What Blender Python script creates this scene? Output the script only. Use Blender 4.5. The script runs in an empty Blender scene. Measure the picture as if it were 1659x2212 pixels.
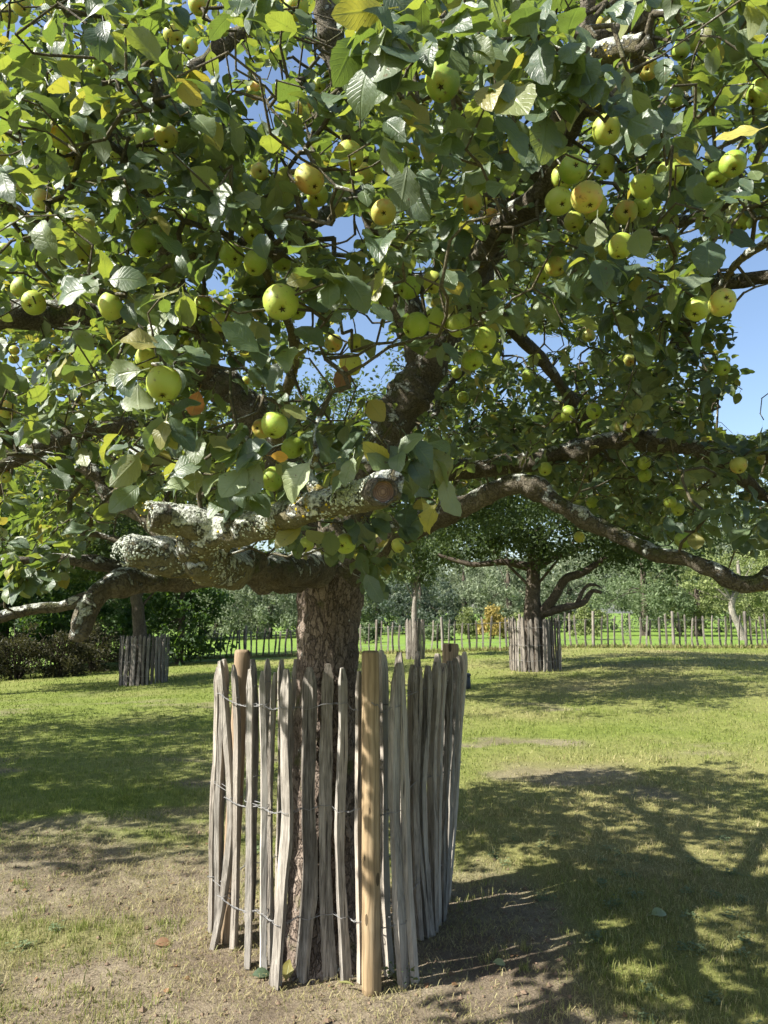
import bpy, math, random
import numpy as np
from mathutils import Vector, Matrix

rng = np.random.default_rng(11)
random.seed(11)
scene = bpy.context.scene
COL = scene.collection

# ---------------------------------------------------------------- camera, sky, sun, exposure
F, CX, CY = 1534.0, 829.5, 1106.0                # focal length and centre in units of a 1659 x 2212 picture
PITCH = math.atan(214.0 / F)
CAM = np.array([0.0, 0.0, 1.5])
RIGHT = np.array([1.0, 0, 0])
FWD = np.array([0, math.cos(PITCH), math.sin(PITCH)])
UP = np.array([0, -math.sin(PITCH), math.cos(PITCH)])
cd = bpy.data.cameras.new('camera')
cam = bpy.data.objects.new('camera', cd)
COL.objects.link(cam)
cam.location = CAM
cam.rotation_euler = (math.pi / 2 + PITCH, 0, 0)
cd.sensor_fit = 'VERTICAL'
cd.sensor_height = 36
cd.lens = 36 * F / 2212
cd.clip_start = 0.05
cd.clip_end = 2000
cd.dof.use_dof = True
cd.dof.focus_distance = 2.1
cd.dof.aperture_fstop = 16.0
scene.camera = cam

SUN_EL = math.radians(42)
SUN_BACK = math.radians(20)                      # the sun stands to the left, this far behind the camera plane
TO_SUN = np.array([-math.cos(SUN_EL) * math.cos(SUN_BACK), -math.cos(SUN_EL) * math.sin(SUN_BACK), math.sin(SUN_EL)])
world = bpy.data.worlds.new('World')
scene.world = world
world.use_nodes = True
wn = world.node_tree
sky = wn.nodes.new('ShaderNodeTexSky')
sky.sky_type = 'NISHITA'
sky.sun_disc = False
sky.sun_elevation = SUN_EL
sky.sun_rotation = math.atan2(TO_SUN[0], TO_SUN[1])
sky.air_density = 1.0
sky.dust_density = 1.6
sky.ozone_density = 1.5
wn.links.new(sky.outputs[0], wn.nodes['Background'].inputs[0])
wn.nodes['Background'].inputs[1].default_value = 0.08
sd = bpy.data.lights.new('sun', 'SUN')
sd.energy = 5.0
sd.angle = math.radians(0.55)
sd.color = (1.0, 0.955, 0.87)
sun = bpy.data.objects.new('sun', sd)
COL.objects.link(sun)
sun.location = TO_SUN * 60
sun.rotation_euler = Vector(-TO_SUN).to_track_quat('-Z', 'Y').to_euler()
scene.view_settings.view_transform = 'Standard'
scene.view_settings.look = 'None'
scene.view_settings.exposure = 1.62
scene.view_settings.gamma = 1.0
scene.cycles.max_bounces = 5
scene.cycles.diffuse_bounces = 3
scene.cycles.glossy_bounces = 2
scene.cycles.transmission_bounces = 3
scene.cycles.transparent_max_bounces = 2
scene.cycles.use_denoising = True
scene.cycles.use_adaptive_sampling = True
scene.cycles.adaptive_threshold = 0.02


# ---------------------------------------------------------------- geometry helpers
def P(px, py, d):
    """the point seen at picture position (px, py) at d metres along the view axis"""
    return CAM + RIGHT * ((px - CX) / F * d) + UP * ((CY - py) / F * d) + FWD * d


def ray(px, py):
    return RIGHT * ((px - CX) / F) + UP * ((CY - py) / F) + FWD


def atY(px, py, Y):
    r = ray(px, py)
    return CAM + r * (Y / r[1])


def G(px, py, z=0.0):
    r = ray(px, py)
    return CAM + r * ((z - CAM[2]) / r[2])


def proj(V):
    v = np.asarray(V, float) - CAM
    d = v @ FWD
    dd = np.where(np.abs(d) < 1e-6, 1e-6, d)
    return CX + F * (v @ RIGHT) / dd, CY - F * (v @ UP) / dd, d


def _hash(x, y, z):
    h = (x.astype(np.int64) * 374761393 + y.astype(np.int64) * 668265263 + z.astype(np.int64) * 1274126177) & 0xFFFFFFFF
    h = ((h ^ (h >> 13)) * 1103515245) & 0xFFFFFFFF
    h = ((h ^ (h >> 15)) * 2246822519) & 0xFFFFFFFF
    return (h ^ (h >> 16)) / 4294967295.0


def vnoise(p):
    p = np.asarray(p, float)
    i = np.floor(p).astype(np.int64)
    f = p - i
    u = f * f * (3 - 2 * f)
    out = 0
    for dx in (0, 1):
        for dy in (0, 1):
            for dz in (0, 1):
                w = (u[:, 0] if dx else 1 - u[:, 0]) * (u[:, 1] if dy else 1 - u[:, 1]) * (u[:, 2] if dz else 1 - u[:, 2])
                out = out + w * _hash(i[:, 0] + dx, i[:, 1] + dy, i[:, 2] + dz)
    return out * 2 - 1


def fbm(p, octv=4):
    p = np.asarray(p, float)
    a, s, t = 1.0, 0.0, 0.0
    for k in range(octv):
        s = s + a * vnoise(p * (2.03 ** k) + 17.3 * k)
        t += a
        a *= 0.5
    return s / t


def norm(v):
    v = np.asarray(v, float)
    return v / np.maximum(np.linalg.norm(v, axis=-1, keepdims=True), 1e-9)


def smooth(a, b, x):
    t = np.clip((x - a) / (b - a), 0, 1)
    return t * t * (3 - 2 * t)


def make_mesh(name, V, faces, mats=(), smooth_shade=True, attrs=None, mat_index=None):
    """faces: list of integer arrays of shape (n,3) or (n,4)"""
    me = bpy.data.meshes.new(name)
    V = np.ascontiguousarray(V, np.float32)
    faces = [np.asarray(f, np.int32) for f in faces if len(f)]
    me.vertices.add(len(V))
    me.vertices.foreach_set('co', V.ravel())
    nl = sum(f.size for f in faces)
    npoly = sum(len(f) for f in faces)
    me.loops.add(nl)
    me.loops.foreach_set('vertex_index', np.concatenate([f.ravel() for f in faces]))
    me.polygons.add(npoly)
    sizes = np.concatenate([np.full(len(f), f.shape[1]) for f in faces])
    starts = np.concatenate([[0], np.cumsum(sizes)[:-1]]).astype(np.int32)
    me.polygons.foreach_set('loop_start', starts)
    if mat_index is not None:
        me.polygons.foreach_set('material_index', np.asarray(mat_index, np.int32))
    me.update(calc_edges=True)
    me.validate()
    me.polygons.foreach_set('use_smooth', np.full(len(me.polygons), smooth_shade))
    for k, a in (attrs or {}).items():
        a = np.ascontiguousarray(a, np.float32)
        if a.ndim == 1:
            me.attributes.new(k, 'FLOAT', 'POINT').data.foreach_set('value', a)
        elif a.shape[1] == 3:
            me.attributes.new(k, 'FLOAT_VECTOR', 'POINT').data.foreach_set('vector', a.ravel())
    for m in mats:
        me.materials.append(m)
    return me


def link(name, data, parent=None, loc=None, kind=None, label=None, cat=None, group=None):
    o = bpy.data.objects.new(name, data)
    COL.objects.link(o)
    if parent is not None:
        o.parent = parent
    if loc is not None:
        o.location = loc
    tag(o, label, cat, group, kind)
    return o


def tag(o, label=None, cat=None, group=None, kind=None):
    if label:
        o['label'] = label
    if cat:
        o['category'] = cat
    if group:
        o['group'] = group
    if kind:
        o['kind'] = kind
    return o


def thing(name, loc, label, cat, group=None):
    return link(name, None, loc=loc, label=label, cat=cat, group=group)


class Bag:
    """collects vertices and faces of one mesh"""
    def __init__(self):
        self.V, self.Q, self.T, self.n = [], [], [], 0

    def add(self, V, quads=None, tris=None):
        V = np.asarray(V, float)
        if quads is not None and len(quads):
            self.Q.append(np.asarray(quads, np.int64) + self.n)
        if tris is not None and len(tris):
            self.T.append(np.asarray(tris, np.int64) + self.n)
        self.V.append(V)
        self.n += len(V)

    def mesh(self, name, mats, origin=(0, 0, 0), smooth_shade=True, attrs=None):
        V = np.concatenate(self.V) - np.asarray(origin, float)
        f = []
        if self.Q:
            f.append(np.concatenate(self.Q))
        if self.T:
            f.append(np.concatenate(self.T))
        return make_mesh(name, V, f, mats, smooth_shade, attrs)


def resample(pts, rad, step):
    pts = np.asarray(pts, float)
    rad = np.asarray(rad, float)
    n = len(pts)
    ext = np.vstack([2 * pts[0] - pts[1], pts, 2 * pts[-1] - pts[-2]])
    re = np.concatenate([[rad[0]], rad, [rad[-1]]])
    op, orr = [], []
    for i in range(n - 1):
        p0, p1, p2, p3 = ext[i:i + 4]
        L = np.linalg.norm(p2 - p1)
        k = max(2, int(math.ceil(L / step)))
        t = np.linspace(0, 1, k, endpoint=False)[:, None]
        q = 0.5 * ((2 * p1) + (-p0 + p2) * t + (2 * p0 - 5 * p1 + 4 * p2 - p3) * t ** 2 + (-p0 + 3 * p1 - 3 * p2 + p3) * t ** 3)
        op.append(q)
        tt = t[:, 0]
        tt = tt * tt * (3 - 2 * tt)
        orr.append(re[i + 1] * (1 - tt) + re[i + 2] * tt)
    op.append(pts[-1:])
    orr.append(rad[-1:])
    return np.concatenate(op), np.concatenate(orr)


def sweep(pts, rad, sides=12, amp=0.0, scale=8.0, cap0=True, cap1=True, seed=0.0, lump=None):
    """a tube along pts; amp is the relief of the surface in metres"""
    pts = np.asarray(pts, float)
    n = len(pts)
    tan = np.gradient(pts, axis=0)
    tan = norm(tan)
    ref = np.array([0, 0, 1.0]) if abs(tan[0][2]) < 0.9 else np.array([0, 1.0, 0])
    nrm = np.zeros_like(pts)
    v = ref - tan[0] * (ref @ tan[0])
    nrm[0] = norm(v)
    for i in range(1, n):
        v = nrm[i - 1] - tan[i] * (nrm[i - 1] @ tan[i])
        nrm[i] = norm(v)
    bi = np.cross(tan, nrm)
    a = np.linspace(0, 2 * math.pi, sides, endpoint=False)
    dirs = nrm[:, None, :] * np.cos(a)[None, :, None] + bi[:, None, :] * np.sin(a)[None, :, None]
    r = np.repeat(np.asarray(rad, float)[:, None], sides, 1)
    if amp:
        q = (pts[:, None, :] + dirs * r[:, :, None]).reshape(-1, 3)
        nz = fbm(q * scale + seed, 4).reshape(n, sides)
        nz2 = np.abs(fbm(q * scale * 3.1 + seed + 9, 3)).reshape(n, sides)
        r = r + amp * (nz * 1.3 - nz2 * 0.8)
    if lump is not None:
        r = r * lump(n, sides)
    V = (pts[:, None, :] + dirs * r[:, :, None]).reshape(-1, 3)
    i = np.arange(n - 1)[:, None]
    j = np.arange(sides)[None, :]
    j2 = (j + 1) % sides
    Q = np.stack([i * sides + j, i * sides + j2, (i + 1) * sides + j2, (i + 1) * sides + j], -1).reshape(-1, 4)
    T = []
    extra = []
    m = len(V)
    if cap0:
        extra.append(pts[0])
        T += [(m, (k + 1) % sides, k) for k in range(sides)]
        m += 1
    if cap1:
        extra.append(pts[-1])
        b = (n - 1) * sides
        T += [(m, b + k, b + (k + 1) % sides) for k in range(sides)]
    if extra:
        V = np.vstack([V, extra])
    return V, Q, np.array(T, np.int64).reshape(-1, 3)


def tube_mesh(name, pts, rad, mats, origin, sides=12, step=0.03, amp=0.0, scale=8.0, seed=0.0, **k):
    p, r = resample(pts, rad, step)
    V, Q, T = sweep(p, r, sides, amp, scale, seed=seed, **k)
    return make_mesh(name, V - np.asarray(origin, float), [Q, T], mats)


# ---------------------------------------------------------------- material helpers
class NT:
    def __init__(self, name):
        self.m = bpy.data.materials.new(name)
        self.m.use_nodes = True
        self.t = self.m.node_tree
        self.t.nodes.clear()
        self.out = self.t.nodes.new('ShaderNodeOutputMaterial')

    def n(self, typ, out=0, props=None, **ins):
        nd = self.t.nodes.new(typ)
        for k, v in (props or {}).items():
            setattr(nd, k, v)
        for k, v in ins.items():
            k = k.replace('_', ' ')
            s = nd.inputs[int(k[1:])] if k[0] == 'i' and k[1:].isdigit() else nd.inputs[k]
            if isinstance(v, bpy.types.NodeSocket):
                self.t.links.new(v, s)
            else:
                s.default_value = v
        return nd.outputs[out]

    def math(self, op, a, b=0.0, c=0.0, clamp=False):
        return self.n('ShaderNodeMath', props={'operation': op, 'use_clamp': clamp}, i0=a, i1=b, i2=c)

    def vmath(self, op, a, b):
        return self.n('ShaderNodeVectorMath', props={'operation': op}, i0=a, i1=b)

    def mix(self, f, a, b, blend='MIX'):
        nd = self.t.nodes.new('ShaderNodeMix')
        nd.data_type = 'RGBA'
        nd.blend_type = blend
        for s, v in ((nd.inputs[0], f), (nd.inputs[6], a), (nd.inputs[7], b)):
            if isinstance(v, bpy.types.NodeSocket):
                self.t.links.new(v, s)
            elif s.type == 'RGBA' and len(v) == 3:
                s.default_value = (*v, 1)
            else:
                s.default_value = v
        return nd.outputs[2]

    def ramp(self, f, stops, interp='LINEAR'):
        nd = self.t.nodes.new('ShaderNodeValToRGB')
        cr = nd.color_ramp
        cr.interpolation = interp
        while len(cr.elements) < len(stops):
            cr.elements.new(0.5)
        for e, (p, c) in zip(cr.elements, stops):
            e.position = p
            e.color = (*c, 1) if not isinstance(c, (int, float)) else (c, c, c, 1)
        self.t.links.new(f, nd.inputs[0])
        return nd.outputs[0]

    def noise(self, vec, scale, detail=4.0, rough=0.55, out=0, dist=0.0):
        return self.n('ShaderNodeTexNoise', out, Vector=vec, Scale=scale, Detail=detail, Roughness=rough, Distortion=dist)

    def bump(self, h, strength=0.5, dist=0.01, normal=None):
        k = dict(Height=h, Strength=strength, Distance=dist)
        if normal is not None:
            k['Normal'] = normal
        return self.n('ShaderNodeBump', **k)

    def attr(self, name, out=2):
        nd = self.t.nodes.new('ShaderNodeAttribute')
        nd.attribute_name = name
        return nd.outputs[out]

    def coord(self, which='Object'):
        return self.t.nodes.new('ShaderNodeTexCoord').outputs[which]

    def bsdf(self, col, rough=0.6, spec=0.4, normal=None, **k):
        nd = self.t.nodes.new('ShaderNodeBsdfPrincipled')
        for s, v in (('Base Color', col), ('Roughness', rough), ('Specular IOR Level', spec)):
            if isinstance(v, bpy.types.NodeSocket):
                self.t.links.new(v, nd.inputs[s])
            else:
                nd.inputs[s].default_value = (*v, 1) if isinstance(v, tuple) and len(v) == 3 else v
        if normal is not None:
            self.t.links.new(normal, nd.inputs['Normal'])
        for q, v in k.items():
            nd.inputs[q.replace('_', ' ')].default_value = v
        return nd.outputs[0]

    def done(self, shader):
        self.t.links.new(shader, self.out.inputs[0])
        return self.m


def leaf_material(name, tops, unders, trans, amount=0.38, rough=0.42, blotch=0.5):
    t = NT(name)
    rnd = t.math('FRACT', t.math('ADD', t.attr('lv'), t.n('ShaderNodeObjectInfo', 5)))
    luv = t.attr('luv', 1)
    sx = t.n('ShaderNodeSeparateXYZ', 0, i0=luv)
    sy = t.t.nodes[-1].outputs[1]
    au = t.math('ABSOLUTE', sx)
    ph = t.math('SUBTRACT', t.math('MULTIPLY', sy, 8.0), t.math('MULTIPLY', au, 2.6))
    vein = t.math('ABSOLUTE', t.math('SUBTRACT', t.math('FRACT', ph), 0.5))
    veinm = t.math('SUBTRACT', 1.0, t.math('MULTIPLY', vein, 7.0), clamp=True)
    rib = t.math('SUBTRACT', 1.0, t.math('MULTIPLY', au, 9.0), clamp=True)
    lines = t.math('MAXIMUM', t.math('MULTIPLY', veinm, 0.5), rib)
    pos = t.n('ShaderNodeNewGeometry', 0)
    geo = t.t.nodes[-1]
    bl = t.noise(pos, 75.0, 4.0)
    top = t.ramp(rnd, tops)
    top = t.mix(t.math('MULTIPLY', t.math('SUBTRACT', bl, 0.45, clamp=True), blotch * 2, clamp=True), top, (0.13, 0.15, 0.055))
    top = t.mix(t.math('MULTIPLY', lines, 0.26), top, (0.16, 0.22, 0.07))
    und = t.ramp(rnd, unders)
    und = t.mix(t.math('MULTIPLY', lines, 0.25), und, (0.30, 0.34, 0.20))
    spots = t.noise(pos, 95.0, 1.0)
    sp = t.math('MULTIPLY', t.math('GREATER_THAN', spots, 0.73), 0.6)
    brown = (0.10, 0.055, 0.022)
    col = t.mix(geo.outputs['Backfacing'], top, und)
    col = t.mix(sp, col, brown)
    tr = t.mix(t.math('MULTIPLY', lines, 0.35), t.ramp(rnd, trans), (0.12, 0.2, 0.02))
    tr = t.mix(sp, tr, brown)
    h = t.math('SUBTRACT', t.math('MULTIPLY', bl, 1.1), t.math('MULTIPLY', lines, 0.8))
    nrm = t.bump(h, 0.32, 0.004)
    a = t.bsdf(col, rough, 0.5, nrm)
    b = t.n('ShaderNodeBsdfTranslucent', Color=tr, Normal=nrm)
    return t.done(t.n('ShaderNodeMixShader', Fac=amount, i1=a, i2=b))


def crown_material(name, stops, trans, amount=0.3, rough=0.6):
    t = NT(name)
    rnd = t.attr('lv')
    col = t.ramp(rnd, stops)
    a = t.bsdf(col, rough, 0.25)
    b = t.n('ShaderNodeBsdfTranslucent', Color=(*trans, 1))
    return t.done(t.n('ShaderNodeMixShader', Fac=amount, i1=a, i2=b))


def bark_material(name, dark, mid, light, scale=1.0, lichen=0.0, yellow=0.0, stretch=0.35, moss=0.0, bump=1.0, plates=0.5):
    t = NT(name)
    co = t.coord()
    sv = t.vmath('MULTIPLY', co, (1, 1, stretch))
    wob = t.noise(sv, 9 * scale, 4)
    sv2 = t.vmath('ADD', sv, t.n('ShaderNodeVectorMath', props={'operation': 'SCALE'}, i0=t.noise(sv, 14 * scale, 3, out=1), Scale=0.16 / scale))
    vor = t.n('ShaderNodeTexVoronoi', 0, props={'feature': 'DISTANCE_TO_EDGE'}, Vector=sv2, Scale=26 * scale)
    plate = t.math('MULTIPLY', vor, 9.0, clamp=True)
    flake = t.n('ShaderNodeSeparateColor', 0, i0=t.n('ShaderNodeTexVoronoi', 1, Vector=sv2, Scale=26 * scale))
    fine = t.noise(co, 85 * scale, 5, 0.65)
    big = t.noise(co, 4.5 * scale, 3)
    f = t.math('ADD', t.math('MULTIPLY', fine, 0.6), t.math('MULTIPLY', big, 0.45))
    f = t.math('ADD', f, t.math('MULTIPLY', t.math('SUBTRACT', flake, 0.5), 0.22 * plates))
    col = t.ramp(f, [(0.3, dark), (0.5, mid), (0.72, light)])
    col = t.mix(t.math('MULTIPLY', t.math('SUBTRACT', 1.0, plate, clamp=True), plates), col, tuple(c * 0.6 for c in dark))
    h = t.math('ADD', t.math('MULTIPLY', t.math('ADD', plate, flake), 0.6 * plates), t.math('MULTIPLY', fine, 0.8))
    nz = t.n('ShaderNodeSeparateXYZ', 2, i0=t.n('ShaderNodeNewGeometry', 1))
    if moss:
        mm = t.math('MULTIPLY', t.math('SUBTRACT', t.math('ADD', t.noise(co, 7, 4), t.math('MULTIPLY', nz, 0.12)), 0.62 - moss * 0.2), 9.0, clamp=True)
        col = t.mix(t.math('MULTIPLY', mm, 0.7), col, (0.07, 0.085, 0.02))
    if lichen:
        ln = t.noise(co, 15, 6, 0.68)
        lm = t.math('ADD', ln, t.math('MULTIPLY', nz, 0.13))
        lm = t.math('MULTIPLY', t.math('SUBTRACT', lm, 0.69 - lichen * 0.24), 22.0, clamp=True)
        crust = t.n('ShaderNodeTexVoronoi', 0, Vector=co, Scale=150.0)
        cn = t.noise(co, 60, 4)
        lcol = t.ramp(t.math('ADD', t.math('MULTIPLY', cn, 0.7), t.math('MULTIPLY', crust, 0.35)),
                      [(0.32, (0.11, 0.115, 0.085)), (0.5, (0.33, 0.345, 0.29)), (0.68, (0.60, 0.62, 0.57))])
        col = t.mix(lm, col, lcol)
        h = t.math('ADD', h, t.math('MULTIPLY', lm, t.math('ADD', 0.6, t.math('MULTIPLY', cn, 1.2))))
    if yellow:
        yn = t.noise(t.vmath('ADD', co, (3.1, 7.7, 1.3)), 11, 5, 0.62)
        ym = t.math('MULTIPLY', t.math('SUBTRACT', yn, 0.72 - yellow * 0.2), 16.0, clamp=True)
        yc = t.ramp(t.noise(co, 90, 3), [(0.3, (0.20, 0.16, 0.02)), (0.7, (0.50, 0.38, 0.04))])
        col = t.mix(t.math('MULTIPLY', ym, 0.85), col, yc)
        h = t.math('ADD', h, t.math('MULTIPLY', ym, fine))
    nrm = t.bump(h, 0.9 * bump, 0.012)
    return t.done(t.bsdf(col, 0.88, 0.2, nrm))


def wood_material(name, stops, grain=55.0, rough=0.8, bump=0.5, ring=0.0):
    t = NT(name)
    co = t.coord()
    rnd = t.n('ShaderNodeObjectInfo', 5)
    off = t.n('ShaderNodeCombineXYZ', i0=t.math('MULTIPLY', rnd, 31.0), i1=t.math('MULTIPLY', rnd, 17.0), i2=t.math('MULTIPLY', rnd, 11.0))
    c2 = t.vmath('ADD', co, off)
    sv = t.vmath('MULTIPLY', c2, (1, 1, 0.06))
    g = t.noise(sv, grain * 2.2, 6, 0.65, dist=0.6)
    big = t.noise(t.vmath('MULTIPLY', c2, (1, 1, 0.35)), 9.0, 4)
    f = t.math('ADD', t.math('MULTIPLY', g, 0.75), t.math('MULTIPLY', big, 0.55))
    f = t.math('ADD', f, t.math('MULTIPLY', t.math('SUBTRACT', rnd, 0.5), 0.26))
    col = t.ramp(f, stops)
    h = g
    warm = t.n('ShaderNodeMath', props={'operation': 'FRACT'}, i0=t.math('MULTIPLY', rnd, 7.31))
    col = t.mix(t.math('MULTIPLY', warm, 0.3), col, t.mix(1.0, col, (1.0, 0.84, 0.66), 'MULTIPLY'))
    ck = t.noise(t.vmath('MULTIPLY', c2, (1, 1, 0.035)), grain * 1.3, 3, 0.5, dist=0.4)
    ckm = t.math('MULTIPLY', t.math('SUBTRACT', ck, 0.63, clamp=True), 14.0, clamp=True)
    col = t.mix(t.math('MULTIPLY', ckm, 0.8), col, tuple(c * 0.35 for c in stops[0][1]))
    h = t.math('SUBTRACT', h, ckm)
    if ring:
        wc = t.vmath('ADD', t.vmath('MULTIPLY', co, (1, 0.6, 0.05)), t.n('ShaderNodeVectorMath', props={'operation': 'SCALE'}, i0=t.noise(t.vmath('MULTIPLY', co, (1, 1, 0.2)), 16.0, 2, out=1), Scale=0.055))
        w = t.n('ShaderNodeTexWave', 1, Vector=wc, Scale=13.0, Distortion=2.2, Detail=2.0, Detail_Scale=1.5)
        w = t.math('POWER', w, 3.0)
        col = t.mix(t.math('MULTIPLY', w, ring), col, tuple(c * 0.5 for c in stops[1][1]))
        kn = t.n('ShaderNodeTexVoronoi', 0, Vector=t.vmath('MULTIPLY', co, (14, 14, 5)), Scale=1.0)
        col = t.mix(t.math('LESS_THAN', kn, 0.13), col, tuple(c * 0.3 for c in stops[1][1]))
    st = t.noise(c2, 5.0, 3)
    col = t.mix(t.math('MULTIPLY', t.math('SUBTRACT', st, 0.52, clamp=True), 1.6, clamp=True), col, tuple(c * 0.42 for c in stops[1][1]))
    return t.done(t.bsdf(col, rough, 0.22, t.bump(h, bump, 0.004)))


def plain(name, col, rough=0.7, spec=0.3, var=0.3, scale=30.0, metallic=0.0):
    t = NT(name)
    n = t.noise(t.coord(), scale, 4)
    c = t.mix(n, tuple(x * (1 - var) for x in col), tuple(min(1, x * (1 + var)) for x in col))
    return t.done(t.bsdf(c, rough, spec, t.bump(n, 0.25, 0.004), Metallic=metallic))


M = {}
M['leaf'] = leaf_material('apple_leaf',
    [(0.0, (0.046, 0.074, 0.050)), (0.4, (0.066, 0.102, 0.062)), (0.75, (0.09, 0.13, 0.068)), (0.93, (0.115, 0.15, 0.06)), (0.985, (0.22, 0.20, 0.06))],
    [(0.0, (0.12, 0.15, 0.10)), (0.6, (0.155, 0.19, 0.12)), (0.95, (0.2, 0.225, 0.12)), (1.0, (0.3, 0.26, 0.1))],
    [(0.0, (0.13, 0.20, 0.03)), (0.5, (0.22, 0.31, 0.035)), (0.9, (0.36, 0.42, 0.045)), (1.0, (0.5, 0.42, 0.05))], 0.32, 0.44)
M['leaf_pale'] = leaf_material('pale_apple_leaf',
    [(0.0, (0.19, 0.24, 0.13)), (1.0, (0.26, 0.30, 0.16))], [(0.0, (0.2, 0.25, 0.14)), (1.0, (0.26, 0.30, 0.17))],
    [(0.0, (0.3, 0.4, 0.08)), (1.0, (0.38, 0.44, 0.08))], 0.3)
M['leaf_yellow'] = leaf_material('yellow_apple_leaf',
    [(0.0, (0.34, 0.33, 0.08)), (1.0, (0.42, 0.36, 0.08))], [(0.0, (0.4, 0.4, 0.16)), (1.0, (0.45, 0.4, 0.16))],
    [(0.0, (0.6, 0.55, 0.06)), (1.0, (0.6, 0.5, 0.06))], 0.35)
M['leaf_brown'] = leaf_material('brown_apple_leaf',
    [(0.0, (0.15, 0.075, 0.035)), (1.0, (0.2, 0.1, 0.045))], [(0.0, (0.2, 0.11, 0.06)), (1.0, (0.24, 0.13, 0.07))],
    [(0.0, (0.25, 0.1, 0.02)), (1.0, (0.3, 0.12, 0.03))], 0.2, 0.7)
M['leaf_orange'] = leaf_material('orange_apple_leaf',
    [(0.0, (0.6, 0.3, 0.02)), (1.0, (0.6, 0.3, 0.02))], [(0.0, (0.6, 0.3, 0.03)), (1.0, (0.6, 0.3, 0.03))],
    [(0.0, (0.7, 0.35, 0.02)), (1.0, (0.7, 0.35, 0.02))], 0.3, 0.6)
M['bark'] = bark_material('apple_bark', (0.055, 0.042, 0.033), (0.145, 0.112, 0.088), (0.27, 0.22, 0.18), 1.25, 0.12, 0.0, 0.42, 0.1, 1.0, 0.85)
M['limb'] = bark_material('apple_limb_bark', (0.045, 0.038, 0.027), (0.105, 0.09, 0.064), (0.20, 0.18, 0.14), 1.4, 0.5, 0.3, 0.8, 0.3, 1.3, 0.4)
M['lichen_limb'] = bark_material('lichen_limb_bark', (0.055, 0.047, 0.025), (0.13, 0.115, 0.065), (0.23, 0.21, 0.14), 1.3, 0.95, 0.52, 0.8, 0.2, 1.3, 0.08)
M['twig'] = bark_material('twig_bark', (0.04, 0.034, 0.024), (0.09, 0.078, 0.052), (0.18, 0.16, 0.10), 2.0, 0.3, 0.3, 0.8, 0.1, 1.0, 0.1)
M['far_bark'] = bark_material('far_bark', (0.03, 0.025, 0.02), (0.075, 0.06, 0.045), (0.14, 0.12, 0.09), 0.6, 0.0, 0.0, 0.4)
M['pale_bark'] = bark_material('pale_bark', (0.09, 0.08, 0.065), (0.2, 0.18, 0.15), (0.32, 0.3, 0.26), 0.6, 0.0, 0.0, 0.4)
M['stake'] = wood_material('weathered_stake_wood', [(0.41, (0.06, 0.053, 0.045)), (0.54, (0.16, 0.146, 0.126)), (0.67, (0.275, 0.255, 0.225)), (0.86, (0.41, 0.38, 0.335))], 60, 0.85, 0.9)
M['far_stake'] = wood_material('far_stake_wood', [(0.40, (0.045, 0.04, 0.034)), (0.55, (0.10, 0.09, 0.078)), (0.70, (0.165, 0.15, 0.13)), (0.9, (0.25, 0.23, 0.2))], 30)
M['post_new'] = wood_material('fresh_post_wood', [(0.38, (0.14, 0.097, 0.052)), (0.56, (0.235, 0.168, 0.093)), (0.74, (0.315, 0.235, 0.14)), (0.9, (0.38, 0.30, 0.19))], 38, 0.75, 0.4, 0.6)
M['post_old'] = wood_material('old_post_wood', [(0.36, (0.11, 0.08, 0.05)), (0.56, (0.21, 0.155, 0.10)), (0.72, (0.29, 0.22, 0.15)), (0.9, (0.36, 0.29, 0.2))], 45, 0.8, 0.5, 0.35)
M['wire'] = plain('galvanised_wire', (0.20, 0.20, 0.20), 0.55, 0.4, 0.35, 60, 0.5)


def cut_material(name, a, b, c):
    t = NT(name)
    co = t.coord()
    r = t.n('ShaderNodeTexNoise', Vector=co, Scale=60.0, Detail=5.0)
    w = t.n('ShaderNodeTexWave', 1, props={'wave_type': 'RINGS', 'rings_direction': 'SPHERICAL'}, Vector=co, Scale=70.0, Distortion=1.6, Detail=2.0, Detail_Scale=2.0)
    big = t.noise(co, 22.0, 3)
    col = t.ramp(t.math('ADD', t.math('MULTIPLY', r, 0.6), t.math('MULTIPLY', big, 0.4)), [(0.3, a), (0.55, b), (0.78, c)])
    col = t.mix(t.math('MULTIPLY', w, 0.5), col, tuple(x * 0.6 for x in a))
    return t.done(t.bsdf(col, 0.85, 0.2, t.bump(t.math('ADD', r, w), 0.4, 0.003)))


M['cut'] = cut_material('cut_wood', (0.10, 0.058, 0.036), (0.20, 0.125, 0.08), (0.30, 0.20, 0.13))
M['cut_fresh'] = cut_material('fresh_cut_wood', (0.34, 0.18, 0.06), (0.50, 0.30, 0.12), (0.6, 0.4, 0.2))
M['cut_red'] = cut_material('reddish_cut_wood', (0.22, 0.09, 0.03), (0.36, 0.17, 0.06), (0.45, 0.25, 0.1))
M['black'] = plain('black_plastic', (0.02, 0.024, 0.03), 0.5, 0.4, 0.2, 20)


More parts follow.
